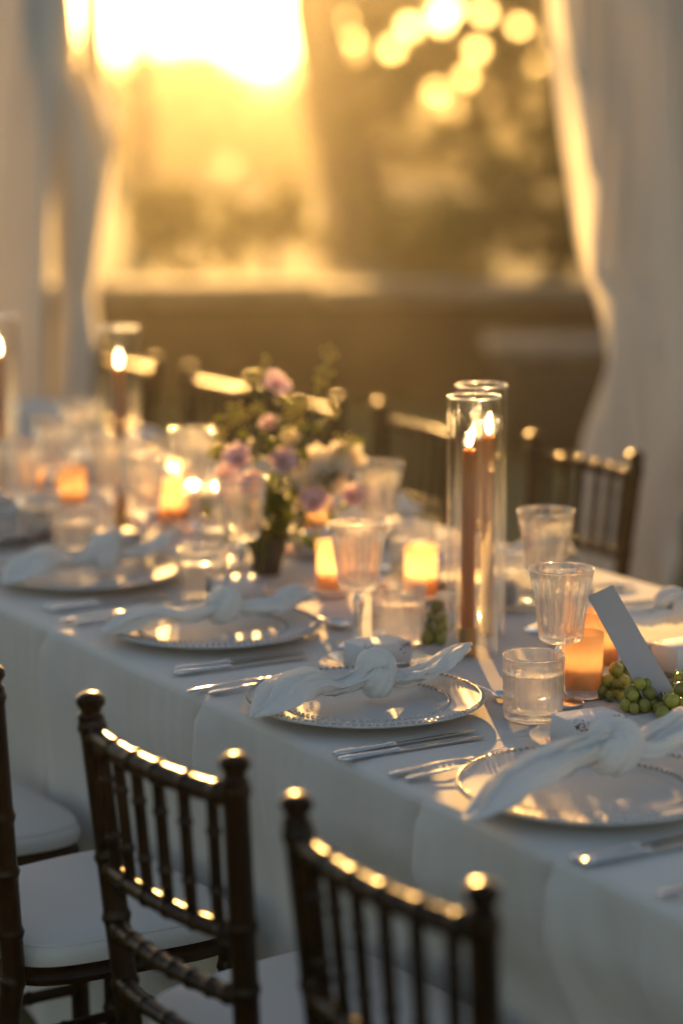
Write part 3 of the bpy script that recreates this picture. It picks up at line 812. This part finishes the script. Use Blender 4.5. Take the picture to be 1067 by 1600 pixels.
def cloth_strip(m, P, seed, nq=30, n=64, layers=2):
    """gathered strip of napkin: P rows are (x, y, z, half width, arch, ripple)"""
    Q = smooth_path(P, n)
    for L_ in range(layers):
        vs = []; fs = []; ph = seed * 2.3 + L_ * 1.9
        for i, q in enumerate(Q):
            f = i / n
            a, b = Vector(Q[max(0, i - 1)][:3]), Vector(Q[min(n, i + 1)][:3])
            t = (b - a).normalized(); lat = Vector((t.y, -t.x, 0)).normalized(); nn = lat.cross(t).normalized()
            roll = .35 * sin(4 * f + ph) + L_ * .25
            l2 = lat * cos(roll) + nn * sin(roll); n2 = nn * cos(roll) - lat * sin(roll)
            for j in range(nq + 1):
                g = j / nq * 2 - 1
                wv = q[5] * (sin(3.1 * pi * g + ph + 2.2 * f) + .55 * abs(sin(2.6 * pi * g + 1.7 * ph + 3.5 * f)) + .35 * sin(7.3 * pi * g + 4 * f + ph))
                p = Vector(q[:3]) + l2 * (q[3] * g * (1 - .12 * L_) + q[3] * .18 * sin(5 * g + 6 * f + ph)) + n2 * (wv - q[4] * g * g + q[4] * .5 - .003 * L_)
                p += n2 * (.0035 * noise.noise(p * 38 + Vector((seed, L_, 0))) + .0016 * noise.noise(p * 95))
                p.z = max(p.z, .0012 + .0016 * L_ + .0006 * sin(9 * g))
                vs.append(p)
        for i in range(n):
            for j in range(nq):
                k = i * (nq + 1) + j; fs.append((k, k + 1, k + nq + 2, k + nq + 1))
        m.add(vs, fs)
def knot_loop(m, c, R_, r, tilt, lean, ph, arc=.95, sq=1.0):
    n, seg = 60, 56; vs = []; fs = []
    pts = []
    for i in range(n + 1):
        a = 2 * pi * arc * i / n + ph
        p = Vector((R_ * cos(a), .004 * sin(2 * a), R_ * sq * sin(a)))
        p = Matrix.Rotation(lean, 3, 'X') @ (Matrix.Rotation(tilt, 3, 'Z') @ p); pts.append(Vector(c) + p)
    m.tube(pts, [r * (.82 + .30 * sin(pi * i / n) + .08 * sin(9 * i / n + ph)) for i in range(n + 1)], seg,
           ell=[(1.25, .80)] * (n + 1), fold=lambda t, th: .20 * abs(sin(2.5 * th + 2.2 * t + ph)) ** .6 + .08 * sin(9 * th - 5 * t + ph) - .10)
def make_napkin_mesh(var):
    m = MB()
    if var == 0:
        kc = (0, .016, .036)
        cloth_strip(m, [(.040, -.212, .010, .006, .0, .0006), (.034, -.185, .018, .030, .006, .0015), (.022, -.145, .040, .044, .022, .003), (.010, -.100, .040, .034, .022, .005), (.002, -.055, .024, .020, .010, .007), (0, -.020, .026, .016, .004, .008), (0, .012, .034, .014, .0, .008)], 1.0)
        cloth_strip(m, [(0, .014, .030, .014, 0, .008), (0, .055, .024, .018, .004, .007), (0, .095, .022, .028, .006, .006), (-.004, .130, .034, .036, .012, .004), (-.006, .160, .052, .034, .010, .003), (-.006, .186, .058, .018, .004, .001)], 2.0)
    elif var == 1:
        kc = (0, .016, .044)
        cloth_strip(m, [(.054, -.215, .006, .008, 0, .0006), (.048, -.190, .014, .028, .006, .002), (.034, -.145, .034, .036, .018, .004), (.018, -.095, .042, .030, .018, .006), (.006, -.045, .046, .024, .012, .007), (0, .0, .046, .018, .004, .008)], 3.0)
        cloth_strip(m, [(0, .02, .040, .016, 0, .008), (0, .060, .036, .022, .006, .007), (-.004, .100, .046, .030, .012, .005), (-.010, .135, .054, .034, .016, .004), (-.013, .165, .042, .030, .010, .003), (-.012, .190, .020, .014, .004, .001)], 4.0)
    else:
        kc = (0, .012, .036)
        cloth_strip(m, [(-.026, -.205, .012, .008, 0, .0006), (-.020, -.165, .026, .040, .014, .002), (-.010, -.115, .036, .036, .018, .005), (-.002, -.065, .028, .022, .010, .007), (0, -.02, .030, .017, .004, .008), (0, .012, .034, .014, 0, .008)], 5.0)
        cloth_strip(m, [(0, .014, .032, .014, 0, .008), (.004, .060, .026, .020, .004, .007), (.012, .105, .028, .034, .010, .005), (.020, .148, .044, .036, .014, .003), (.026, .182, .036, .020, .005, .001)], 6.0)
    knot_loop(m, kc, .018, .0165, .30, -.22, .6 + var, .97, 1.05)
    knot_loop(m, (kc[0], kc[1] + .004, kc[2] + .001), .0185, .0130, 1.05, .30, 2.2 + var, .90, .95)
    m.v = [(x, y, max(z, .0006)) for x, y, z in m.v]
    return m.mesh('napkin', M['napkin'], sharp=None)
NAPKINS = [make_napkin_mesh(v) for v in range(3)]

# ------------------------------------------------------------------ place settings
def setting(s, t, far, phrase, items, nv=0, jit=None, skip=()):
    """r: right of the diner, f: away from the diner, both from the plate centre"""
    rz = TROT + (pi if far else 0)
    sg = -1 if far else 1
    rnd = random.Random(int(abs(s) * 1000) + (5 if far else 0))
    def P(r, f, z=0): return tw(s + sg * r, t + sg * f, CZ + z)
    def j(a=.006): return rnd.uniform(-a, a)
    sd = 'far' if far else 'near'
    if 'charger' in items:
        place('charger', make_charger, P(0, 0), rz + j(2), f'clear beaded glass charger plate {phrase}', 'plate', f'chargers on the {sd} side')
        o = put('napkin', NAPKINS[nv]); o.location = P(j(), j() + .005, .0165); o.rotation_euler = (0, 0, rz + j(.12))
        if nv == 1: o.scale = (1.1, 1.15, 1.1)
        tag(o, f'white knotted cloth napkin on the charger {phrase}', 'napkin', f'napkins on the {sd} side')
    if 'knives' in items:
        place('knife', make_knife, P(.198 + j(.004), -.178 + j()), rz + j(.03), f'silver knife closer to the plate {phrase}', 'knife', f'knives on the {sd} side')
        place('knife', make_knife, P(.222 + j(.004), -.186 + j()), rz + j(.04), f'silver knife, outer of its pair {phrase}', 'knife', f'knives on the {sd} side')
    if 'forks' in items:
        place('fork', make_fork, P(-.192 + j(.003), -.165 + j()), rz + j(.03), f'silver fork closer to the plate {phrase}', 'fork', f'forks on the {sd} side')
        place('fork', make_fork, P(-.219 + j(.003), -.180 + j()), rz + j(.04), f'silver fork, outer of its pair {phrase}', 'fork', f'forks on the {sd} side')
    if 'bread' in items:
        place('bread', make_bread_plate, P(-.205, .153), rz, f'small clear glass bread plate {phrase}', 'plate', f'bread plates on the {sd} side')
        place('box', make_box, P(-.205 + j(.008), .150 + j(.008), .0056), rz + j(.08), f'small white favor box with floral corner print {phrase}', 'box', f'favor boxes on the {sd} side')
        place('butter', make_butter_knife, P(-.157, .080, .0135), rz + .03 + j(.04), f'silver butter knife across the bread plate {phrase}', 'knife', f'butter knives on the {sd} side')
    if 'spoon' in items:
        place('spoon', make_spoon, P(-.075 + j(), .212 + j()), rz - pi / 2 + j(.06), f'silver dessert spoon above the plate {phrase}', 'spoon', f'dessert spoons on the {sd} side')
    if 'goblet' in items:
        g = (jit or {}).get('goblet'); p = P(.178, .235) if g is None else Vector((g.x, g.y, CZ))
        place('goblet', make_goblet, p, rz + j(3), f'fluted clear glass goblet {phrase}', 'goblet', f'goblets on the {sd} side')
    if 'tumbler' in items:
        g = (jit or {}).get('tumbler'); p = P(.27, .15) if g is None else Vector((g.x, g.y, CZ))
        place('tumbler', make_tumbler, p, rz + j(3), f'ribbed glass tumbler of water {phrase}', 'tumbler', f'tumblers on the {sd} side')

ALL = ('charger', 'knives', 'forks', 'bread', 'spoon', 'goblet', 'tumbler')
RIM = CZ + .207          # goblet rim
def gob(u, v): return on_z(u, v, RIM)
def tum(u, v): return on_z(u, v, CZ)
PB = st(on_z(570, 1092, TZ + .02)); PA = st(on_z(925, 1228, TZ + .02)); PC = st(on_z(332, 978, TZ + .02)); PD = st(on_z(138, 893, TZ + .02))
setting(PA[0], PA[1], 0, 'beside the grapes and leaning card', ('charger', 'knives', 'forks', 'bread'), 1)
setting(PB[0], PB[1], 0, 'nearest the twin hurricane candles', ALL, 0, {'goblet': gob(877, 888), 'tumbler': tum(832, 1122)})
setting(PC[0], PC[1], 0, 'in front of the flower pot', ALL, 2, {'goblet': gob(560, 817), 'tumbler': tum(622, 1004)})
setting(PD[0], PD[1], 0, 'between flower pot and lone hurricane', ALL, 0, {'goblet': gob(377, 748), 'tumbler': tum(318, 938)})
setting(PD[0] - .55, PD[1] - .005, 0, 'past the lone hurricane candle', ALL, 2, {'tumbler': tum(118, 868)})
setting(PA[0] + .575, PA[1], 0, 'by the cloth edge past the beaded plate', ('forks',))
FT = TW - .235
setting(-.85, FT, 1, 'across the table behind the leaning card', ALL, 2, {'goblet': gob(853, 798), 'tumbler': tw(-1.17, FT - .1)})
setting(-1.42, FT, 1, 'across the table behind the twin hurricanes', ALL, 0, {'goblet': gob(590, 724), 'tumbler': tum(643, 897)})
setting(-1.98, FT, 1, 'across the table behind the white bloom', ALL, 1, {'goblet': gob(301, 673)})
setting(-2.54, FT, 1, 'across the table behind the pink flowers', ALL, 2)
setting(-3.10, FT, 1, 'across the table behind the lone hurricane', ALL, 0)
setting(-3.66, FT, 1, 'across the table beyond the pair of votives', ALL, 1)

for (u, v, ph) in [(86, 655, 'in front of the gathered curtain'), (30, 690, 'in front of the straight curtain'), (222, 712, 'right beside the lone hurricane')]:
    p = gob(u, v); place('goblet', make_goblet, Vector((p.x, p.y, CZ)), u, f'fluted clear glass goblet {ph}', 'goblet', 'spare goblets along the table centre')
for (u, v, ph) in [(62, 842, 'by the grapes past the lone hurricane'), (352, 880, 'close beside the flower pot')]:
    p = tum(u, v); place('tumbler', make_tumbler, Vector((p.x, p.y, CZ)), u, f'ribbed glass tumbler of water {ph}', 'tumbler', 'spare tumblers along the table centre')

# ------------------------------------------------------------------ candles
def light(parent, loc, power, r=.006):
    ld = bpy.data.lights.new('candle_light', 'POINT'); ld.energy = power; ld.color = (1, .76, .48); ld.shadow_soft_size = r
    o = bpy.data.objects.new('candle_light', ld); COL.objects.link(o); o.parent = parent; o.location = loc
def hurricane(p, lb1, lb2, lb3, lean, off):
    h = empty('hurricane_glass', (p.x, p.y, CZ))
    R = .0435; H = .424
    MB().lathe([(R - .0030, .001), (R, 0), (R, H - .002), (R - .0004, H - .0006), (R - .0016, H), (R - .0027, H - .0006), (R - .0030, H - .002)], 96, closed=True).build('glass_cylinder', M['hurricane'], h, sharp=None)
    MB().lathe([(R - .0015 + .0021 * cos(a * pi / 5), H + .0008 + .0021 * sin(a * pi / 5)) for a in range(10)], 96, closed=True).build('rim', M['crystal'], h, sharp=None)
    tag(h, lb1, 'hurricane', 'hurricane glasses')
    hd = empty('candle_holder', (p.x + off[0], p.y + off[1], CZ))
    MB().lathe([(0, 0), (.0150, 0), (.0155, .001), (.0155, .003), (.0140, .004), (.0140, .041), (.0145, .043), (.0145, .046), (.0118, .046), (.0116, .030), (0, .030)], 40).build('holder_cup', M['brass'], hd)
    MB().lathe([(.0142, .020), (.0150, .0205), (.0150, .0225), (.0142, .023)], 40).build('collar', M['brass'], hd)
    tag(hd, lb3, 'candle holder', 'brass candle holders')
    c = empty('taper_candle', (p.x + off[0], p.y + off[1], CZ + .0305))
    MB().lathe([(0, 0), (.0112, 0), (.0112, .02), (.0104, .30), (.0098, .306), (.0085, .3085), (.003, .3065), (0, .3065)], 28).build('wax_stick', M['wax'], c)
    MB().tube([(0, 0, .306), (.0003, 0, .312), (.001 + lean * .003, 0, .317)], [.0009, .0008, .0006], 6).build('wick', M['wick'], c)
    m = MB(); pts = []; rad = []
    for i in range(13):
        f = i / 12; pts.append((lean * (.002 + .012 * f) * f ** .6, 0, .313 + .036 * f)); rad.append(.0056 * (sin(pi * min(1, f * .96 + .03) ** .62)) ** .9 + .0002)
    m.tube(pts, rad, 12); m.build('flame', M['flame'], c)
    light(c, (lean * .008, 0, .335), .10)
    tag(c, lb2, 'candle', 'taper candles')
H1 = on_z(737, 1022, CZ); H2 = H1 + Vector((.020, .150, 0)); H3 = on_z(190, 828, CZ); H4 = on_z(4, 796, CZ)
hurricane(H1, 'tall clear glass hurricane cylinder, the front one of the close pair', 'amber taper candle with leaning flame in the front hurricane of the pair', 'brass cup holding the taper in the front hurricane of the pair', .55, (-.008, 0))
hurricane(H2, 'tall clear glass hurricane cylinder, the rear one of the close pair', 'amber taper candle with upright flame in the rear hurricane of the pair', 'brass cup holding the taper in the rear hurricane of the pair', .1, (.013, 0))
hurricane(H3, 'tall glass hurricane standing alone past the flower pot', 'amber taper candle in the lone hurricane past the flower pot', 'brass cup holding the taper in the lone hurricane', .1, (0, 0))
hurricane(H4, 'tall glass hurricane in front of the straight curtain', 'amber taper candle in the hurricane before the straight curtain', 'brass cup under the taper before the straight curtain', -.2, (0, 0))
def make_votive():
    c = empty('votive_holder')
    MB().lathe([(0, .0135), (.0255, .0135), (.0268, .018), (.0282, .080), (.0292, .0925), (.0288, .0945), (.0276, .0945), (.0270, .0925), (.0260, .080), (.0246, .020), (0, .0175)], 48).build('amber_cup', M['amber'], c)
    MB().lathe([(0, 0), (.0235, 0), (.0255, .0015), (.0262, .006), (.0262, .012), (.0255, .0138), (0, .0138)], 48).build('clear_base', M['crystal'], c)
    return c
def make_tealight():
    c = empty('votive_candle')
    MB().lathe([(0, 0), (.0195, 0), (.0205, .002), (.0205, .026), (.0195, .028), (0, .0275)], 32).build('wax', M['waxpale'], c)
    MB().tube([(0, 0, .027), (0, 0, .033)], .0008, 6).build('wick', M['wick'], c)
    m = MB(); pts = []; rad = []
    for i in range(9):
        f = i / 8; pts.append((0, 0, .031 + .022 * f)); rad.append(.0042 * (sin(pi * min(1, f * .96 + .03) ** .62)) ** .9 + .0002)
    m.tube(pts, rad, 10).build('flame', M['flame'], c)
    return c
VOT = [((910, 1088), 'in front of the leaning card', .018), ((936, 1050), 'behind the leaning card and its twin', .018), ((657, 938), 'close beside the twin hurricanes', .22), ((520, 930), 'behind the goblet by the flower pot', .26),
       ((267, 822), 'between lone hurricane and flower pot', .22), ((115, 802), 'close beside the lone hurricane', .05), ((50, 780), 'beside the grapes past the lone hurricane', .04), ((490, 838), 'tucked behind the white bloom', .22)]
for (uv, ph, pw) in VOT:
    p = on_z(uv[0], uv[1], CZ)
    place('votive', make_votive, p, 0, f'frosted amber glass votive cup {ph}', 'votive', 'amber votive cups', 1.06)
    o = place('tealight', make_tealight, p + Vector((0, 0, .0182)), 0, f'lit pale candle inside the amber votive {ph}', 'candle', 'votive candles', 1.06)
    light(o, (0, 0, .045), pw)

# ------------------------------------------------------------------ card and crystal holder
pb = on_z(1034, 1108, CZ)
hold = empty('card_holder', (pb.x, pb.y, CZ), .4)
bm = bmesh.new(); bmesh.ops.create_icosphere(bm, subdivisions=1, radius=.016)
for v_ in bm.verts: v_.co.z = max(v_.co.z, -.011)
me = bpy.data.meshes.new('crystal'); bm.to_mesh(me); bm.free(); me.materials.append(M['crystal'])
o = put('crystal', me, hold); o.location = (0, 0, .011); o.scale = (1.15, .9, 1.0)
MB().tube([(0, -.006, .018), (-.006, -.006, .030)], .0012, 6).build('clip', M['silver'], hold)
MB().tube([(0, .006, .018), (-.006, .006, .030)], .0012, 6).build('clip', M['silver'], hold)
tag(hold, 'small faceted crystal card holder among the grapes', 'card holder')
# the card stands leaning to the left in the holder; corners from the photograph at the holder's distance
YC = pb.y - .004
c4 = [at_y(917, 932, YC + .03), at_y(957, 914, YC + .03), at_y(1053, 1080, YC + .004), at_y(1014, 1110, YC - .006)]
nrm = (c4[1] - c4[0]).cross(c4[3] - c4[0]).normalized()
m = MB(); vs_ = []; fs_ = []; NB = 10
for sd_ in (0, 1):
    for j in range(NB + 1):
        f = j / NB
        for e_ in (0, 1, 2):
            q = (c4[0].lerp(c4[3], f)).lerp(c4[1].lerp(c4[2], f), e_ / 2)
            vs_.append(q + nrm * (.006 * sin(pi * f) + .0015 * (e_ == 1) + .0007 * sd_))
for sd_ in (0, 1):
    o_ = sd_ * 3 * (NB + 1)
    for j in range(NB):
        for e_ in (0, 1):
            k = o_ + j * 3 + e_; f_ = (k, k + 1, k + 4, k + 3); fs_.append(f_ if sd_ else f_[::-1])
m.add(vs_, fs_)
o = m.build('card', M['card'], sharp=None)
tag(o, 'narrow lavender-grey paper card leaning in the crystal holder', 'card')

# ------------------------------------------------------------------ grapes
GRAPE = MB().ball((0, 0, 0), .0105, 16, 10, (1, 1, 1.12)).mesh('grape', M['grape'])
def bunch(pts, label, seed, size=1.0):
    rnd = random.Random(seed)
    c0 = pts[0]
    root = empty('grape_bunch', (c0.x, c0.y, CZ))
    placed = []
    def tryp(p, r):
        for q, rq in placed:
            if (q - p).length < (r + rq) * .86: return False
        return True
    for (c, rad, n) in [(Vector((p.x, p.y, 0)) - Vector((c0.x, c0.y, 0)), p.z, k) for p, k in [(q, int(q.z * 900)) for q in pts]]:
        cnt = 0
        for _ in range(700):
            if cnt >= n: break
            r = .0105 * size * rnd.uniform(.70, 1.12)
            a = rnd.uniform(0, 2 * pi); q = rad * sqrt(rnd.random())
            x, y = c.x + q * cos(a), c.y + q * sin(a)
            for lev in (0, 1, 2):
                p = Vector((x, y, r * .98 + lev * .0155))
                if lev and q > rad * (1 - .35 * lev): break
                if tryp(p, r):
                    o = put('grape', GRAPE, root); o.location = p; o.scale = (r / .0105,) * 3
                    o.rotation_euler = (rnd.uniform(-1, 1), rnd.uniform(-1, 1), rnd.uniform(0, 6))
                    placed.append((p, r)); cnt += 1; break
    q = [Vector((p.x - c0.x, p.y - c0.y, .020)) for p in pts]
    if len(q) < 2: q.append(q[0] + Vector((.03, .02, .0)))
    MB().tube([q[0] - Vector((.02, .0, .004))] + q, .0016, 6).build('stem', M['stem'], root)
    return tag(root, label, 'grapes', 'grape bunches')
def gp(u, v, r): p = on_z(u, v, CZ); return Vector((p.x, p.y, r))
bunch([gp(958, 1090, .026), gp(1003, 1108, .030), gp(1055, 1118, .032), gp(1075, 1080, .03), gp(985, 1062, .03)], 'bunch of green grapes round the crystal card holder', 21)
bunch([gp(683, 985, .020), gp(678, 1003, .022)], 'small bunch of green grapes behind the front hurricane', 22)
bunch([gp(56, 806, .03), gp(76, 806, .02)], 'bunch of green grapes by the votives past the lone hurricane', 23)

# ------------------------------------------------------------------ flower arrangement
fp = on_z(418, 897, CZ)
fa = empty('flower_arrangement', (fp.x, fp.y, CZ))
MB().lathe([(0, 0), (.022, 0), (.025, .004), (.030, .03), (.038, .06), (.043, .078), (.044, .082), (.042, .083), (.036, .07), (0, .066)], 40).build('pot', M['pot'], fa)
PXM = fp.length / F * 1.02     # metres per photo pixel at the flowers
def fpos(u, v, dy=0): return Vector(((u - 418) * PXM, dy, (897 - v) * PXM))
def stemto(p, r=.0014):
    b = Vector((p.x * .12, p.y * .2, .06)); mid = b.lerp(p, .5) + Vector((p.x * .10, 0, .02))
    Q = smooth_path([tuple(b), tuple(mid), tuple(p)], 12)
    MB().tube(Q, r, 6).build('stem', M['stem'], fa)
def blossom(p, R, npet, mat, seed, cup=.35, layers=1, face=None):
    rnd = random.Random(seed)
    m = MB()
    for L_ in range(layers):
        for k in range(npet):
            a = 2 * pi * (k + .5 * L_) / npet + rnd.uniform(-.12, .12); ln = R * (1 - .22 * L_) * rnd.uniform(.85, 1.1)
            el = cup + .30 * L_ + rnd.uniform(-.15, .15); vs = []; fs = []
            nx, ny = 4, 4
            for i in range(ny + 1):
                f = i / ny; wdt = ln * .42 * (sin(pi * (.12 + .80 * f))) ** .8
                for j in range(nx + 1):
                    q = j / nx * 2 - 1
                    rr = ln * f; z = rr * sin(el) * (.6 + .5 * f) + .12 * ln * q * q * f + rnd.uniform(-.02, .02) * ln
                    x = rr * cos(el); y = wdt * q
                    vs.append((x * cos(a) - y * sin(a), x * sin(a) + y * cos(a), z))
            for i in range(ny):
                for j in range(nx):
                    o_ = i * (nx + 1) + j; fs.append((o_, o_ + 1, o_ + nx + 2, o_ + nx + 1))
            m.add(vs, fs)
    o = m.build('blossom', M[mat], fa, sharp=None)
    h = MB().ball((0, 0, R * .06), R * .17, 10, 6, (1, 1, .6)).build('flower_heart', M['petal_heart'], o)
    fdir = Vector(face or (rnd.uniform(-.6, .6), -1, rnd.uniform(.2, .9))).normalized()
    o.rotation_mode = 'QUATERNION'; o.rotation_quaternion = fdir.to_track_quat('Z', 'Y'); o.location = p
    stemto(p)
FL = [(432, 606, 0, .032, 8, 'petal_pink', 1), (376, 716, -.03, .036, 8, 'petal_pink', 2), (441, 722, -.02, .034, 8, 'petal_mauve', 2), (421, 668, .02, .022, 7, 'petal_mauve', 1),
      (395, 752, -.05, .030, 8, 'petal_pink', 2), (452, 690, .03, .020, 6, 'petal_white', 1), (355, 742, -.02, .026, 8, 'petal_mauve', 1),
      (507, 748, .0, .064, 12, 'petal_white', 3), (538, 728, .03, .046, 9, 'petal_white', 2), (490, 780, -.05, .034, 8, 'petal_pink', 2), (548, 775, -.02, .030, 8, 'petal_pink', 2)]
for i, (u, v, dy, R, n_, mt, ly) in enumerate(FL):
    blossom(fpos(u, v, dy), R, n_, mt, 200 + i, .35, ly, (random.Random(i).uniform(-.5, .5), -.8, .7))
rnd = random.Random(77)
for (u, v, k) in [(512, 560, 6), (470, 630, 7), (452, 645, 6), (402, 640, 6), (350, 680, 5), (520, 640, 5), (540, 690, 5), (415, 575, 4), (508, 578, 9), (500, 600, 7), (365, 655, 7), (381, 650, 6), (398, 596, 4), (531, 700, 5), (345, 700, 5), (470, 660, 5)]:     # small yellow-green buds on sprays
    p = fpos(u, v, rnd.uniform(-.02, .03)); m = MB()
    for _ in range(k * 3):
        q = p + Vector((rnd.gauss(0, .007), rnd.gauss(0, .007), rnd.gauss(0, .009))); m.ball(q, rnd.uniform(.0025, .0045), 6, 4)
    m.build('bud_spray', M['petal_green'], fa); stemto(p, .0011)
m = MB()
for i in range(230):                                           # leaves of the arrangement
    if i < 150: c = fpos(rnd.gauss(440, 34), rnd.gauss(800, 28), rnd.uniform(-.07, .06))
    else: c = fpos(rnd.gauss(440, 48), rnd.gauss(700, 48), rnd.uniform(-.04, .05))
    if c.z < .05: c.z = .05 + rnd.random() * .03
    ln = rnd.uniform(.016, .034); a = Vector((rnd.uniform(-1, 1), rnd.uniform(-1, .6), rnd.uniform(-.5, .9))).normalized()
    b = a.cross(Vector((rnd.uniform(-.4, .4), rnd.uniform(-.4, .4), 1))).normalized(); cc = a.cross(b) * ln * .12
    m.add([c - a * ln, c - a * ln * .2 + b * ln * .38, c + a * ln, c - a * ln * .2 - b * ln * .38, c - cc], [(0, 4, 1), (1, 4, 2), (2, 4, 3), (3, 4, 0)])
m.build('leaves', M['foliage'], fa, smooth=False)['kind'] = 'stuff'
for (u0, u1, v1) in [(402, 398, 884), (432, 408, 893), (455, 470, 850)]:    # a few trailing stems over the pot rim
    P_ = smooth_path([tuple(fpos(u0 + 8, 818, -.035)), tuple(fpos((u0 + u1) / 2, 832, -.055)), tuple(fpos(u1, v1, -.062))], 10)
    MB().tube(P_, .0028, 6).build('trailing_stem', M['foliage'], fa)
tag(fa, 'loose arrangement of pink and cream flowers in a dark pot', 'flowers')

# ------------------------------------------------------------------ golden haze volume, added to imitate the sun's lens veil
m = MB(); m.box((0, 130, 5.75), (500, 340, 14.5)); hz = m.build('haze', None, smooth=False)
mt, nt_, out = new_mat('haze')
pv = nt_.nodes.new('ShaderNodeVolumePrincipled'); pv.inputs['Color'].default_value = (.98, .92, .78, 1)
pv.inputs['Density'].default_value = .0022; pv.inputs['Anisotropy'].default_value = .885
nt_.links.new(pv.outputs[0], out.inputs['Volume']); hz.data.materials.append(mt); hz['kind'] = 'stuff'
hz.display_type = 'WIRE'
tag(hz, 'warm haze volume added to imitate the golden veil of lens flare', 'haze')
